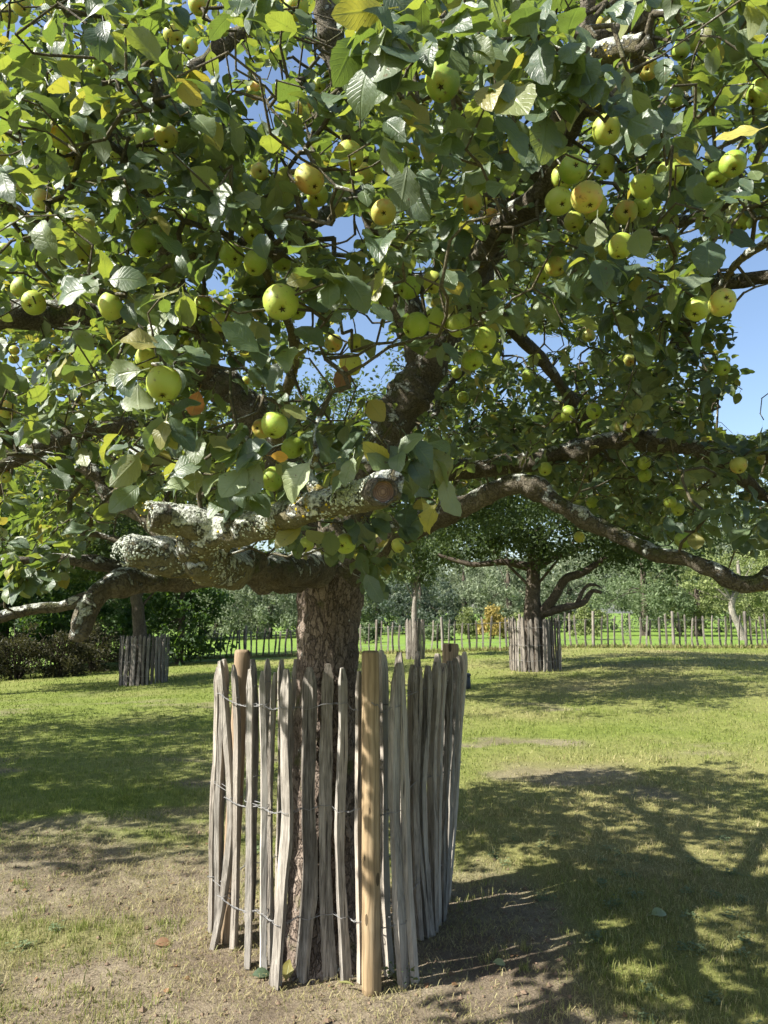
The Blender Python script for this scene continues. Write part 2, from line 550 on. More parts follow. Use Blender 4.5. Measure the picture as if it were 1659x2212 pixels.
def apple_material():
    t = NT('apple_skin')
    co = t.coord()
    rnd = t.n('ShaderNodeObjectInfo', 5)
    g = t.ramp(rnd, [(0.0, (0.20, 0.30, 0.035)), (0.4, (0.26, 0.35, 0.045)), (0.8, (0.32, 0.38, 0.06)), (1.0, (0.38, 0.38, 0.085))])
    off = t.n('ShaderNodeCombineXYZ', i0=t.math('MULTIPLY', rnd, 31.0), i1=t.math('MULTIPLY', rnd, 57.0), i2=0.0)
    c2 = t.vmath('ADD', co, off)
    b = t.noise(c2, 2.0, 3)
    g = t.mix(t.math('MULTIPLY', t.math('SUBTRACT', b, 0.45, clamp=True), 2.2, clamp=True), g, (0.35, 0.38, 0.09))
    rus = t.math('MULTIPLY', t.math('SUBTRACT', t.noise(c2, 12.0, 5), 0.56, clamp=True), 4.0, clamp=True)
    g = t.mix(t.math('MULTIPLY', rus, 0.4), g, (0.30, 0.25, 0.08))
    red = t.math('MULTIPLY', t.math('MULTIPLY', t.math('SUBTRACT', t.noise(c2, 1.6, 2), 0.54, clamp=True), 7.0, clamp=True), t.math('GREATER_THAN', rnd, 0.88))
    g = t.mix(t.math('MULTIPLY', red, 0.5), g, (0.5, 0.22, 0.07))
    vs = t.n('ShaderNodeTexVoronoi', 0, Vector=c2, Scale=9.0)
    dots = t.math('LESS_THAN', vs, 0.10)
    g = t.mix(t.math('MULTIPLY', dots, 0.3), g, (0.6, 0.6, 0.25))
    sc = t.noise(c2, 5.0, 3)
    g = t.mix(t.math('MULTIPLY', t.math('SUBTRACT', sc, 0.63, clamp=True), 9.0, clamp=True), g, (0.09, 0.065, 0.025))
    sx = t.n('ShaderNodeSeparateXYZ', 2, i0=co)
    ends = t.math('MULTIPLY', t.math('SUBTRACT', t.math('ABSOLUTE', sx), 0.40, clamp=True), 6.0, clamp=True)
    g = t.mix(t.math('MULTIPLY', ends, 0.35), g, (0.30, 0.27, 0.07))
    return t.done(t.bsdf(g, 0.5, 0.35, t.bump(t.noise(c2, 30.0, 3), 0.06, 0.01), Subsurface_Weight=0.08, Subsurface_Scale=0.2))


M['apple'] = apple_material()
M['calyx'] = plain('apple_calyx', (0.055, 0.045, 0.02), 0.9, 0.1, 0.4, 20)
M['stem'] = plain('apple_stem', (0.13, 0.13, 0.045), 0.8, 0.2, 0.4, 20)


# ---------------------------------------------------------------- terrain
TREE = np.array([-0.27, 3.38, 0.0])
GC = np.array([-0.245, 3.32])                       # centre of the big tree guard


def H(x, y):
    x = np.asarray(x, float)
    y = np.asarray(y, float)
    t = smooth(5.5, 19, y)
    z = t * (-0.12 + 0.044 * np.clip(x, -22, 7))
    z = z - np.maximum(0, y - 26) * 0.0125 * smooth(26, 34, y)
    return np.where(y > 120, -1.3 + 0 * x, np.maximum(z, -2.2))


def bumps(x, y):
    p = np.stack([x, y, 0 * x], -1)
    return 0.030 * fbm(p * 0.9, 3) + 0.012 * fbm(p * 5.0 + 5, 3) + 0.009 * fbm(p * 15.0 + 3, 3)


def soil(x, y):
    """1 = bare earth, 0 = closed turf"""
    x = np.asarray(x, float)
    y = np.asarray(y, float)
    dx, dy = x - GC[0], y - GC[1]
    r = np.hypot(dx, dy)
    th = np.arctan2(dy, dx)
    R = 0.92 + 0.85 * smooth(0.2, 1.0, -np.cos(th)) + 0.22 * smooth(0.3, 1.0, np.cos(th + 0.15)) - 0.12 * np.sin(th)
    p = np.stack([x, y, 0 * x], -1)
    n = fbm(p * 1.5 + 2.2, 4)
    s = smooth(1.0, -0.55, (r - R) / 0.55 + n * 1.7)
    left = smooth(0.9, -0.2, np.hypot((x + 2.0) / 1.15, (y - 4.15) / 0.75) - 0.75 + n * 0.8)
    near = smooth(0.8, -0.3, np.hypot((x + 1.3) / 1.5, (y - 2.5) / 0.75) - 0.8 + n * 0.7)
    patches = smooth(0.42, 0.72, fbm(p * np.array([0.75, 1.15, 1]) + 8.1, 3) + 0.18)
    band = smooth(0.35, 0.0, np.abs(y - (3.55 + 0.12 * (x + 1.5))) / 1.0) * smooth(-1.05, -1.25, x)
    s = np.maximum.reduce([s, left * 0.92, near * 0.8, patches * 0.75 * smooth(22, 8, y)])
    s = s * (1 - 0.62 * band)
    return np.clip(s, 0, 1)


def dryness(x, y):
    p = np.stack([np.asarray(x, float), np.asarray(y, float), 0 * np.asarray(x, float)], -1)
    d = 0.36 + 0.75 * fbm(p * 0.55 + 4.0, 4) + 0.24 * smooth(-0.2, 1.6, p[:, 0]) * smooth(9.0, 6.0, p[:, 1]) + 0.1 * smooth(-0.5, 2.5, p[:, 0]) - 0.22 * smooth(-0.8, -2.5, p[:, 0]) * smooth(3.8, 5.0, p[:, 1])
    d = d + 0.22 * smooth(3.4, 2.4, p[:, 1])
    return np.clip(d, 0, 1)


def axis_grid(segs):
    out = []
    for a, b, st in segs:
        out.append(np.arange(a, b, st))
    return np.concatenate(out)


gx = axis_grid([(-900, -100, 80), (-100, -30, 5), (-30, -10, 1), (-10, -4, 0.2), (-4, 4.5, 0.035), (4.5, 11, 0.2), (11, 32, 1), (32, 100, 5), (100, 900.1, 80)])
gy = axis_grid([(-900, -60, 80), (-60, -8, 4), (-8, 1.6, 0.6), (1.6, 7.5, 0.035), (7.5, 14, 0.09), (14, 36, 0.5), (36, 110, 3), (110, 900.1, 70)])
XX, YY = np.meshgrid(gx, gy, indexing='xy')
xf, yf = XX.ravel(), YY.ravel()
ss = soil(xf, yf)
hz = H(xf, yf) + bumps(xf, yf) * smooth(40, 14, yf) + 0.045 * smooth(0.75, 0.2, np.hypot(xf - GC[0], yf - GC[1])) * 0 - 0.012 * ss
nx, ny = len(gx), len(gy)
ii = np.arange(ny - 1)[:, None] * nx + np.arange(nx - 1)[None, :]
GQ = np.stack([ii, ii + 1, ii + nx + 1, ii + nx], -1).reshape(-1, 4)


def ground_material():
    t = NT('lawn_and_earth')
    co = t.coord()
    so = t.attr('soil')
    dr = t.attr('dry')
    fine = t.noise(co, 90, 6, 0.7)
    mid = t.noise(co, 9, 5, 0.6)
    earth = t.ramp(t.math('ADD', t.math('MULTIPLY', fine, 0.6), t.math('MULTIPLY', mid, 0.4)),
                   [(0.34, (0.065, 0.051, 0.036)), (0.5, (0.165, 0.136, 0.095)), (0.68, (0.31, 0.262, 0.185))])
    straw = t.n('ShaderNodeTexWave', 1, Vector=co, Scale=26.0, Distortion=22.0, Detail=4.0, Detail_Scale=3.0)
    humus = t.noise(co, 1.7, 4)
    earth = t.mix(t.math('MULTIPLY', t.math('SUBTRACT', humus, 0.42, clamp=True), 4.0, clamp=True), earth, t.mix(fine, (0.05, 0.038, 0.028), (0.15, 0.115, 0.085)))
    earth = t.mix(t.math('MULTIPLY', t.math('GREATER_THAN', straw, 0.82), 0.25), earth, (0.30, 0.25, 0.16))
    g = t.ramp(t.math('ADD', t.math('MULTIPLY', fine, 0.5), t.math('MULTIPLY', mid, 0.5)),
               [(0.3, (0.06, 0.08, 0.016)), (0.5, (0.12, 0.15, 0.03)), (0.7, (0.185, 0.21, 0.05))])
    dry = t.ramp(fine, [(0.3, (0.12, 0.105, 0.04)), (0.7, (0.30, 0.26, 0.12))])
    g = t.mix(t.math('MULTIPLY', dr, 0.8), g, dry)
    far = t.attr('far')
    mead = t.ramp(t.noise(co, 1.2, 5), [(0.3, (0.085, 0.142, 0.025)), (0.7, (0.145, 0.215, 0.04))])
    g = t.mix(far, g, mead)
    col = t.mix(so, g, earth)
    h = t.math('ADD', fine, t.math('MULTIPLY', mid, 0.6))
    return t.done(t.bsdf(col, 0.95, 0.12, t.bump(h, 0.7, 0.02)))


M['ground'] = ground_material()
far = smooth(27.0, 28.2, yf + 0.12 * xf)
me = make_mesh('lawn', np.stack([xf, yf, hz], -1), [GQ], [M['ground']], True,
               {'soil': ss * (1 - far), 'dry': dryness(xf, yf), 'far': far})
link('lawn', me, kind='structure', label='mown orchard lawn with bare earth round the tree guard', cat='lawn')


def ground_z(x, y):
    x = np.atleast_1d(np.asarray(x, float))
    y = np.atleast_1d(np.asarray(y, float))
    return H(x, y) + bumps(x, y) * smooth(40, 14, y) - 0.012 * soil(x, y)


# ---------------------------------------------------------------- grass, litter and clods on the ground
def grass_material():
    t = NT('grass_blades')
    gd = t.attr('gd')
    gr = t.attr('gr')
    green = t.ramp(gr, [(0.0, (0.085, 0.122, 0.021)), (0.5, (0.155, 0.20, 0.036)), (1.0, (0.24, 0.28, 0.065))])
    dry = t.ramp(gr, [(0.0, (0.21, 0.17, 0.075)), (0.5, (0.34, 0.29, 0.14)), (1.0, (0.46, 0.40, 0.23))])
    c = t.mix(gd, green, dry)
    a = t.bsdf(c, 0.6, 0.25)
    b = t.n('ShaderNodeBsdfTranslucent', Color=c)
    return t.done(t.n('ShaderNodeMixShader', Fac=0.4, i1=a, i2=b))


M['grass'] = grass_material()


def blades(x, y, length, width, lean, dryv, flat=0.0):
    n = len(x)
    z = ground_z(x, y)
    az = rng.uniform(0, 2 * math.pi, n)
    ld = np.stack([np.cos(az), np.sin(az), 0 * az], -1)
    sd_ = np.stack([-np.sin(az), np.cos(az), 0 * az], -1)
    tw = rng.uniform(-1.2, 1.2, n)
    sd_ = sd_ * np.cos(tw)[:, None] + ld * np.sin(tw)[:, None]
    up = np.array([0, 0, 1.0])
    b = np.stack([x, y, z - 0.004 + flat], -1)
    L = length[:, None]
    le = lean[:, None]
    m = b + (up * np.cos(le * 0.6) + ld * np.sin(le * 0.6)) * L * 0.55
    tip = m + (up * np.cos(le * 1.5) + ld * np.sin(le * 1.5)) * L * 0.5
    w = (width * 0.5)[:, None] * sd_
    V = np.stack([b - w, b + w, m - w * 0.8, m + w * 0.8, tip], 1)
    base = (np.arange(n) * 5)[:, None]
    Q = base + np.array([[0, 1, 3, 2]])
    T = base + np.array([[2, 3, 4]])
    gr = np.repeat(np.clip(rng.normal(0.5, 0.25, n), 0, 1), 5)
    gd = np.repeat(np.clip(dryv, 0, 1), 5)
    return V.reshape(-1, 3), Q, T, gr, gd


def scatter(y0, y1, dens, marg=0.7):
    n = int(dens * ((0.545 * (y0 + y1) + 2 * marg) * (y1 - y0)))
    y = np.sqrt(rng.uniform(y0 ** 2, y1 ** 2, n))
    x = rng.uniform(-1, 1, n) * (0.545 * y + marg)
    return x, y


gV, gQ, gT, gR, gD, gn = [], [], [], [], [], 0
for y0, y1, dens, L0, W0 in ((1.9, 3.2, 11000, 0.026, 0.0028), (3.2, 4.6, 7500, 0.026, 0.0033), (4.6, 7.0, 3300, 0.027, 0.0046),
                             (7.0, 11.0, 1100, 0.028, 0.007), (11.0, 17.0, 330, 0.03, 0.012), (17.0, 27.0, 90, 0.04, 0.02)):
    x, y = scatter(y0, y1, dens)
    s = soil(x, y)
    dr = dryness(x, y)
    cl = fbm(np.stack([x * 6, y * 6, 0 * x], -1), 3)
    keep = rng.uniform(0, 1, len(x)) < np.clip(1.02 - s * 1.08 + 0.14 * (cl > 0.2), 0.035, 1) * (0.55 + 0.45 * smooth(-0.5, 0.3, cl))
    inside = np.hypot((x - GC[0]) / 0.5, (y - GC[1]) / 0.5) < 1
    keep &= ~(inside & (rng.uniform(0, 1, len(x)) < 0.8))
    x, y, s, dr, cl = x[keep], y[keep], s[keep], dr[keep], cl[keep]
    n = len(x)
    length = L0 * np.exp(rng.normal(0, 0.35, n)) * (1 + 0.6 * np.clip(cl, -0.5, 1)) * (1 - 0.3 * s) * (1 + 0.15 * (rng.uniform(0, 1, n) < 0.02) * 6)
    dryb = np.clip(dr * 1.25 - 0.25 + rng.normal(0, 0.25, n) + 0.25 * s, 0, 1)
    lean = np.clip(np.abs(rng.normal(0.45, 0.35, n)) + 0.35 * (dryb > 0.6), 0, 1.3)
    V, Q, T, r_, d_ = blades(x, y, length, W0 * rng.uniform(0.7, 1.4, n), lean, dryb)
    gV.append(V); gQ.append(Q + gn); gT.append(T + gn); gR.append(r_); gD.append(d_)
    gn += len(V)

# taller tufts here and there, most of them on the worn ground left of the guard
tx, ty, tl, td = [], [], [], []
for k in range(330):
    if k < 120:
        cx_, cy_ = rng.uniform(-2.5, -0.95), 3.5 + rng.normal(0, 0.22)
    elif k < 190:
        cx_, cy_ = rng.uniform(-1.7, -0.5), rng.uniform(2.2, 3.1)
    else:
        cy_ = rng.uniform(2.2, 6.5)
        cx_ = rng.uniform(-0.55, 0.6) * cy_
    if np.hypot(cx_ - GC[0], cy_ - GC[1]) < 0.66:
        continue
    m = int(rng.integers(10, 46))
    sp_ = rng.uniform(0.015, 0.06)
    tx.append(cx_ + rng.normal(0, sp_, m)); ty.append(cy_ + rng.normal(0, sp_, m))
    tl.append(rng.uniform(0.025, 0.06, m) * rng.uniform(0.7, 1.3)); td.append(np.clip(rng.normal(0.28, 0.2, m) + rng.uniform(-0.2, 0.3), 0, 1))
tx, ty, tl, td = map(np.concatenate, (tx, ty, tl, td))
V, Q, T, r_, d_ = blades(tx, ty, tl, rng.uniform(0.002, 0.0045, len(tx)), np.abs(rng.normal(0.5, 0.35, len(tx))), td)
gV.append(V); gQ.append(Q + gn); gT.append(T + gn); gR.append(r_); gD.append(d_)
me = make_mesh('grass', np.concatenate(gV), [np.concatenate(gQ), np.concatenate(gT)], [M['grass']], False,
               {'gr': np.concatenate(gR), 'gd': np.concatenate(gD)})
link('grass', me, kind='stuff', label='short green and straw-coloured grass blades covering the lawn', cat='grass')

# dead straw lying on the bare earth
x, y = scatter(1.9, 6.0, 4600)
s = soil(x, y)
k = rng.uniform(0, 1, len(x)) < s * 0.85 * (0.35 + 0.9 * smooth(-0.3, 0.4, fbm(np.stack([x * 2.5, y * 2.5, 0 * x + 3], -1), 3)))
x, y = x[k], y[k]
n = len(x)
V, Q, T, r_, d_ = blades(x, y, rng.uniform(0.02, 0.055, n), rng.uniform(0.0016, 0.0032, n), rng.uniform(1.0, 1.5, n), np.clip(rng.normal(0.8, 0.2, n), 0.2, 1.0), 0.008)
me = make_mesh('dry_straw', V, [Q, T], [M['grass']], False, {'gr': r_, 'gd': d_})
link('dry_straw', me, kind='stuff', label='dead straw lying over the bare earth', cat='straw')

# clods of earth
M['clod'] = plain('earth_clods', (0.145, 0.105, 0.073), 0.95, 0.1, 0.4, 60)
x, y = scatter(1.9, 5.2, 800)
s = soil(x, y)
k = rng.uniform(0, 1, len(x)) < s * s
x, y = x[k], y[k]
bag = Bag()
ico = np.array([(1, 0, 0), (0.3, 0.95, 0), (-0.8, 0.6, 0), (-0.8, -0.6, 0), (0.3, -0.95, 0), (0, 0, 1.0), (0, 0, -0.8)])
icof = np.array([(0, 1, 5), (1, 2, 5), (2, 3, 5), (3, 4, 5), (4, 0, 5), (1, 0, 6), (2, 1, 6), (3, 2, 6), (4, 3, 6), (0, 4, 6)])
zz = ground_z(x, y)
for i in range(len(x)):
    r = 0.004 * math.exp(rng.normal(0, 0.55))
    v = ico * rng.uniform(0.6, 1.3, ico.shape) * r * np.array([1, 1, 0.7])
    bag.add(v + [x[i], y[i], zz[i] + r * 0.25], tris=icof)
link('earth_clods', bag.mesh('earth_clods', [M['clod']], smooth_shade=False), kind='stuff', label='small clods of earth scattered round the tree guard', cat='earth')


# ---------------------------------------------------------------- the tree guard round the apple tree
def stake_mesh(name, path, w, dpt, mats, rings=14, point=0.10, kink=0.0025, rz=0.0, chisel=0.0):
    """a cleft pale: 6-sided irregular section along path (bottom to top), hewn to a point"""
    path = np.asarray(path, float)
    o = path[0].copy()
    p, _ = resample(path, np.ones(len(path)), 0.055)
    n = len(p)
    h = p[:, 2] - p[0, 2]
    H_ = h[-1]
    a0 = np.radians(np.array([38.0, 96, 142, 218, 262, 322])) + rng.uniform(-0.2, 0.2, 6)
    rr = rng.uniform(0.92, 1.18, 6) * np.array([1.16, 0.9, 1.16, 1.16, 0.9, 1.16])
    prof = np.stack([np.cos(a0) * rr * w / 2, np.sin(a0) * rr * dpt / 2], -1)
    V = []
    ph = rng.uniform(0, 9, 4)
    tip = rng.uniform(-0.25, 0.25, 2)
    # rows: the body, then the shoulder and the tip
    rows = []
    for i in range(n):
        if h[i] < H_ - point * 1.05:
            rows.append((p[i], 1.0))
    top = p[-1]
    sh = np.array([np.interp(H_ - point, h, p[:, 0]), np.interp(H_ - point, h, p[:, 1]), p[0, 2] + H_ - point])
    rows.append((sh, 1.0))
    rows.append((sh * 0.5 + top * 0.5, 0.80))
    rows.append((top, rng.uniform(0.38, 0.58)))
    for q, s in rows:
        hh = q[2] - o[2]
        f = s * (1 + 0.07 * math.sin(hh * 9 + ph[0]) + 0.05 * math.sin(hh * 23 + ph[1]))
        off = np.array([math.sin(hh * 7 + ph[2]), math.sin(hh * 8.3 + ph[3])]) * kink
        pts = prof * f * (1 + rng.normal(0, 0.025, (6, 1)))
        pts = pts @ np.array([[math.cos(rz), math.sin(rz)], [-math.sin(rz), math.cos(rz)]])
        if s < 1:
            pts = pts + (1 - s) * tip * w * 0.6
        V.append(np.column_stack([q[0] - o[0] + off[0] + pts[:, 0], q[1] - o[1] + off[1] + pts[:, 1], np.full(6, q[2] - o[2])]))
    V = np.concatenate(V)
    m = len(rows)
    Q = []
    for i in range(m - 1):
        for j in range(6):
            j2 = (j + 1) % 6
            Q.append((i * 6 + j, i * 6 + j2, i * 6 + 6 + j2, i * 6 + 6 + j))
    V = np.vstack([V, V[-6:].mean(0) + [0, 0, 0.002], V[:6].mean(0)])
    b = (m - 1) * 6
    T = [(len(V) - 2, b + j, b + (j + 1) % 6) for j in range(6)] + [(len(V) - 1, (j + 1) % 6, j) for j in range(6)]
    return make_mesh(name, V, [np.array(Q), np.array(T)], mats, False), o


guard = thing('tree_guard', (GC[0], GC[1], 0), 'large grey paling tree guard with three round posts in the foreground', 'tree guard', 'tree guards of wooden palings')
gbase = np.array([GC[0], GC[1], 0.0])
# picture positions of the pales: list of (x, y) from bottom to top, width in picture units, Y or None for the ground point
PALES = [
    ([(458, 2012), (466, 1700), (474, 1440)], 17), ([(460, 2044), (485, 1920), (501, 1780), (490, 1600), (477, 1428)], 21),
    ([(505, 2049), (512, 1800), (513, 1600), (505, 1436)], 15), ([(535, 2081), (541, 1800), (539, 1600), (541, 1446)], 24),
    ([(567, 2091), (570, 1800), (567, 1600), (566, 1450)], 19), ([(587, 2078), (582, 1900), (583, 1700), (592, 1453)], 17),
    ([(594, 2119), (612, 1900), (622, 1780), (616, 1600), (620, 1446)], 25), ([(650, 2106), (668, 1890), (665, 1760), (667, 1600), (667, 1441)], 29),
    ([(714, 2104), (702, 1880), (702, 1740), (706, 1600), (709, 1434)], 24), ([(746, 2112), (735, 1860), (734, 1740), (739, 1600), (741, 1443)], 16),
    ([(779, 2116), (776, 1800), (774, 1600), (777, 1450)], 14),
    ([(839, 2104), (830, 1900), (827, 1700), (826, 1405)], 19), ([(871, 2124), (860, 1900), (850, 1720), (853, 1560), (860, 1433)], 21),
    ([(896, 2114), (882, 1900), (876, 1750), (870, 1560), (866, 1432)], 19), ([(905, 2022), (893, 1850), (890, 1700), (892, 1436)], 19),
    ([(921, 2016), (903, 1850), (898, 1700), (902, 1520), (905, 1440)], 15), ([(928, 2012), (917, 1850), (912, 1700), (920, 1560), (926, 1438)], 18),
    ([(938, 2004), (933, 1800), (936, 1600), (943, 1430)], 16), ([(944, 1990), (943, 1800), (949, 1600), (957, 1433)], 16),
    ([(950, 1980), (954, 1800), (963, 1600), (971, 1428)], 17), ([(955, 1966), (967, 1750), (978, 1550), (984, 1422)], 18),
    ([(960, 1952), (974, 1750), (984, 1560), (993, 1416)], 14), ([(965, 1940), (984, 1700), (995, 1530), (1003, 1408)], 14),
]
REAR = [(486, 1424, 3.52), (545, 1424, 3.75), (578, 1423, 3.83), (607, 1425, 3.88), (640, 1424, 3.91), (668, 1421, 3.93), (700, 1423, 3.93), (731, 1420, 3.93),
        (762, 1421, 3.93), (795, 1418, 3.93), (830, 1414, 3.93), (862, 1409, 3.92), (903, 1407, 3.88), (946, 1412, 3.84)]
stakes = []                                          # (axis points, width)
for pts, w in PALES:
    b = G(*pts[0])
    path = []
    for q in pts:
        path.append(atY(q[0], q[1], b[1]))
    path = np.array(path)
    # each pale leans a little outwards, away from the trunk
    out = norm(path[0][:2] - GC)
    hrel = path[:, 2:3]
    wm = w / F * b[1] * 1.12
    path[0][2] = float(ground_z(path[0][0], path[0][1])[0]) + rng.uniform(0.0, 0.012)
    stakes.append((path, wm, out))
for px, py, Y in REAR:
    t_ = atY(px, py, Y)
    b = t_.copy()
    b[:2] = GC + (t_[:2] - GC) * rng.uniform(0.92, 1.0)
    b[2] = float(ground_z(b[0], b[1])[0]) + 0.005
    m_ = (b + t_) / 2 + [rng.normal(0, 0.012), rng.normal(0, 0.01), 0]
    stakes.append((np.array([b, m_, t_]), rng.uniform(0.034, 0.05), norm(t_[:2] - GC)))
for path, wm, out in stakes:
    # split face turned to the outside of the ring
    rz = math.atan2(out[1], out[0]) + math.pi / 2
    V0 = path
    prof_w, prof_d = wm * (1.25 if out[0] > 0.75 else 1.0), min(wm * 0.72, 0.032)
    # build with the wide side along the ring
    me, o = stake_mesh('stake', V0, prof_w, prof_d, [M['stake']], point=rng.uniform(0.05, 0.085), rz=rz)
    so_ = link('stake', me, guard, Vector(o - gbase))


def post_mesh(name, base, top, r, mats, crack=None):
    p = np.array([base, base * 0.5 + top * 0.5, top - norm(top - base) * 0.012, top])
    pp, rr = resample(p[:3], [r * 1.07, r * 1.02, r], 0.05)
    pp = np.vstack([pp, top])
    rr = np.concatenate([rr, [r * 0.86]])

    def lump(n, s):
        L = np.ones((n, s))
        a = np.linspace(0, 2 * math.pi, s, endpoint=False)
        L *= 1 + 0.02 * np.sin(a * 2 + 1)[None, :] + 0.012 * np.sin(a * 5)[None, :]
        if crack is not None:
            j, i0, i1 = crack
            L[int(i0 * n):int(i1 * n), j] *= 0.78
        return L
    V, Q, T = sweep(pp, rr, 40, 0.0012, 20, lump=lump)
    return make_mesh(name, V - base, [Q, T], mats)


def auto_smooth_flat(me):
    return me


postdefs = [((803, 2143), (800, 1406), 0.0385, 'post_new', 'new yellow-brown round post at the front of the guard'),
            ((491, 2027), (524, 1404), 0.0385, 'post_old', 'old brown round post at the left of the guard'),
            ((951, 1935), (974, 1390), 0.046, 'post_old', 'old brown leaning post at the right rear of the guard')]
posts = []
for (bx, by), (tx, ty), r, mt, lab in postdefs:
    b = G(bx, by)
    if mt == 'post_new':
        b[1] += r
    t_ = atY(tx, ty, b[1] + (0.03 if bx > 900 else 0))
    b[2] = float(ground_z(b[0], b[1])[0]) - 0.03
    crack = None
    if mt == 'post_new':
        crack = (30, 0.0, 0.5)
    me = post_mesh('post', b, t_, r, [M[mt]], crack)
    link('post', me, guard, Vector(b - gbase), label=lab)
    posts.append((b, t_, r))

# wires: two strands twisted between the pales, one in front and one behind each pale
order = sorted(range(len(stakes)), key=lambda i: math.atan2(stakes[i][0][0][1] - GC[1], stakes[i][0][0][0] - GC[0]))
for hgt in (1.095, 0.66, 0.225):
    bag = Bag()
    A, B = [], []
    prev = None
    prevang = None
    ring = []
    for i in order:
        path, wm, out = stakes[i]
        hz_ = hgt + rng.normal(0, 0.010) + (0.03 if out[1] > 0.3 else 0)
        c = np.array([np.interp(hz_, path[:, 2], path[:, 0]), np.interp(hz_, path[:, 2], path[:, 1]), hz_])
        ring.append((c, out, wm))
    m = len(ring)
    for k in range(m):
        c, out, wm = ring[k]
        c2, out2, wm2 = ring[(k + 1) % m]
        o3 = np.array([out[0], out[1], 0])
        tg = np.array([-out[1], out[0], 0])
        dd = min(wm * 0.72, 0.032) / 2 * 1.3 + 0.002
        if np.linalg.norm(c2 - c) > 0.35:
            continue
        A += [c + o3 * dd * 0.9 - tg * wm * 0.42, c + o3 * (dd + 0.002) + [0, 0, rng.normal(0, 0.002)], c + o3 * dd * 0.9 + tg * wm * 0.42]
        B += [c - o3 * dd * 0.9 - tg * wm * 0.42, c - o3 * (dd + 0.002) + [0, 0, 0.004], c - o3 * dd * 0.9 + tg * wm * 0.42]
        g0 = c + tg * wm * 0.62
        g1 = c2 - np.array([-out2[1], out2[0], 0]) * wm2 * 0.62
        gap = np.linalg.norm(g1 - g0)
        if (g1 - g0) @ tg > 0.012:
            kk = max(2, int(gap / 0.009))
            for q in range(kk):
                f = (q + 0.5) / kk
                mid_ = g0 * (1 - f) + g1 * f + [0, 0, -0.012 * 4 * f * (1 - f) * gap / 0.08]
                a_ = f * kk * 1.3
                w_ = np.array([0, 0, math.cos(a_)]) * 0.0028 + o3 * math.sin(a_) * 0.0028
                A.append(mid_ + w_)
                B.append(mid_ - w_)
    for S in (A, B):
        S = np.array(S + S[:1])
        V, Q, T = sweep(S, np.full(len(S), 0.00155), 5)
        bag.add(V, Q, T)
    link('wire', bag.mesh('wire', [M['wire']], gbase), guard)
# the loose twisted wire end stapled to the new post
b, t_, r = posts[0]
c = b + (t_ - b) * 0.83
S = [c + np.array([r * math.sin(a), -r * math.cos(a) - 0.003, 0.02 - 0.012 * a + 0.004 * math.sin(a * 9)]) for a in np.linspace(0.1, 1.3, 14)]
V, Q, T = sweep(np.array(S), np.full(len(S), 0.0018), 5)
link('wire_end', make_mesh('wire_end', V - gbase, [Q, T], [M['wire']]), guard)


# ---------------------------------------------------------------- leaves
def leaf_shape(n, fold, curl, twist, wave, width, serr=0.0, ph=0.0):
    v = np.linspace(0, 1, n + 1)
    v = 0.45 * v + 0.55 * (1 - np.cos(math.pi * v)) / 2
    w = (v ** 0.60) * ((1 - v) ** 0.58)
    w = w / w.max() * width * 0.5
    w[0] = 0.012
    w[-1] = 0.002
    if serr:
        w[1:-1] *= 1 + serr * np.where(np.arange(1, n) % 2 == 0, 1, -1)
    ang = curl * (v - 0.15)
    dy = np.cos(ang) / n
    dz = -np.sin(ang) / n
    y = np.concatenate([[0], np.cumsum(dy[:-1])])
    z = np.concatenate([[0], np.cumsum(dz[:-1])])
    V, U = [], []
    for s in (-1, 0, 1):
        ww = w * abs(s)
        zz = z + np.tan(fold) * ww + wave * ww * np.sin(v * 9 + ph + s)
        xx = s * ww * math.cos(fold)
        t = twist * v
        V.append(np.stack([xx * np.cos(t) - (zz - z) * np.sin(t), y, z + xx * np.sin(t) + (zz - z) * np.cos(t)], -1))
        U.append(np.stack([np.full(n + 1, float(s)), v, 0 * v], -1))
    V = np.concatenate(V)
    U = np.concatenate(U)
    Q = []
    m = n + 1
    for i in range(n):
        Q.append((i, m + i, m + i + 1, i + 1))
        Q.append((m + i, 2 * m + i, 2 * m + i + 1, m + i + 1))
    b = len(V)
    V = np.vstack([V, [(-0.012, -0.26, 0.05), (0.012, -0.26, 0.05)]])
    U = np.vstack([U, [(0, 0, 0), (0, 0, 0)]])
    Q.append((b, b + 1, 2 * m, 0))
    return V, np.array(Q), U


VARS = []
for k in range(14):
    VARS.append(dict(fold=random.uniform(0.04, 0.38), curl=random.uniform(-0.2, 1.1), twist=random.uniform(-0.35, 0.35),
                     wave=random.uniform(0.05, 0.26), width=random.uniform(0.57, 0.73), ph=random.uniform(0, 6)))
LEAF_HI = [leaf_shape(11, serr=0.045, **v) for v in VARS]
LEAF_LO = [leaf_shape(8, **v) for v in VARS]


def frames(direc, normal):
    y = norm(direc)
    z = norm(normal - y * np.sum(normal * y, -1, keepdims=True))
    x = np.cross(y, z)
    return np.stack([x, y, z], -1)                    # columns


def merge_leaves(name, pos, R, size, var, mat, origin, templates, lv):
    V, Qs, U, Lv, n0 = [], [], [], [], 0
    for k in range(len(templates)):
        m = var == k
        if not m.any():
            continue
        tv, tq, tu = templates[k]
        c = np.einsum('nij,mj->nmi', R[m], tv) * size[m][:, None, None] + pos[m][:, None, :]
        nn = m.sum()
        V.append(c.reshape(-1, 3))
        q = tq[None] + (np.arange(nn) * len(tv))[:, None, None] + n0
        Qs.append(q.reshape(-1, 4))
        U.append(np.tile(tu, (nn, 1)))
        Lv.append(np.repeat(lv[m], len(tv)))
        n0 += nn * len(tv)
    return make_mesh(name, np.concatenate(V) - origin, [np.concatenate(Qs)], [mat], True,
                     {'luv': np.concatenate(U), 'lv': np.concatenate(Lv)})


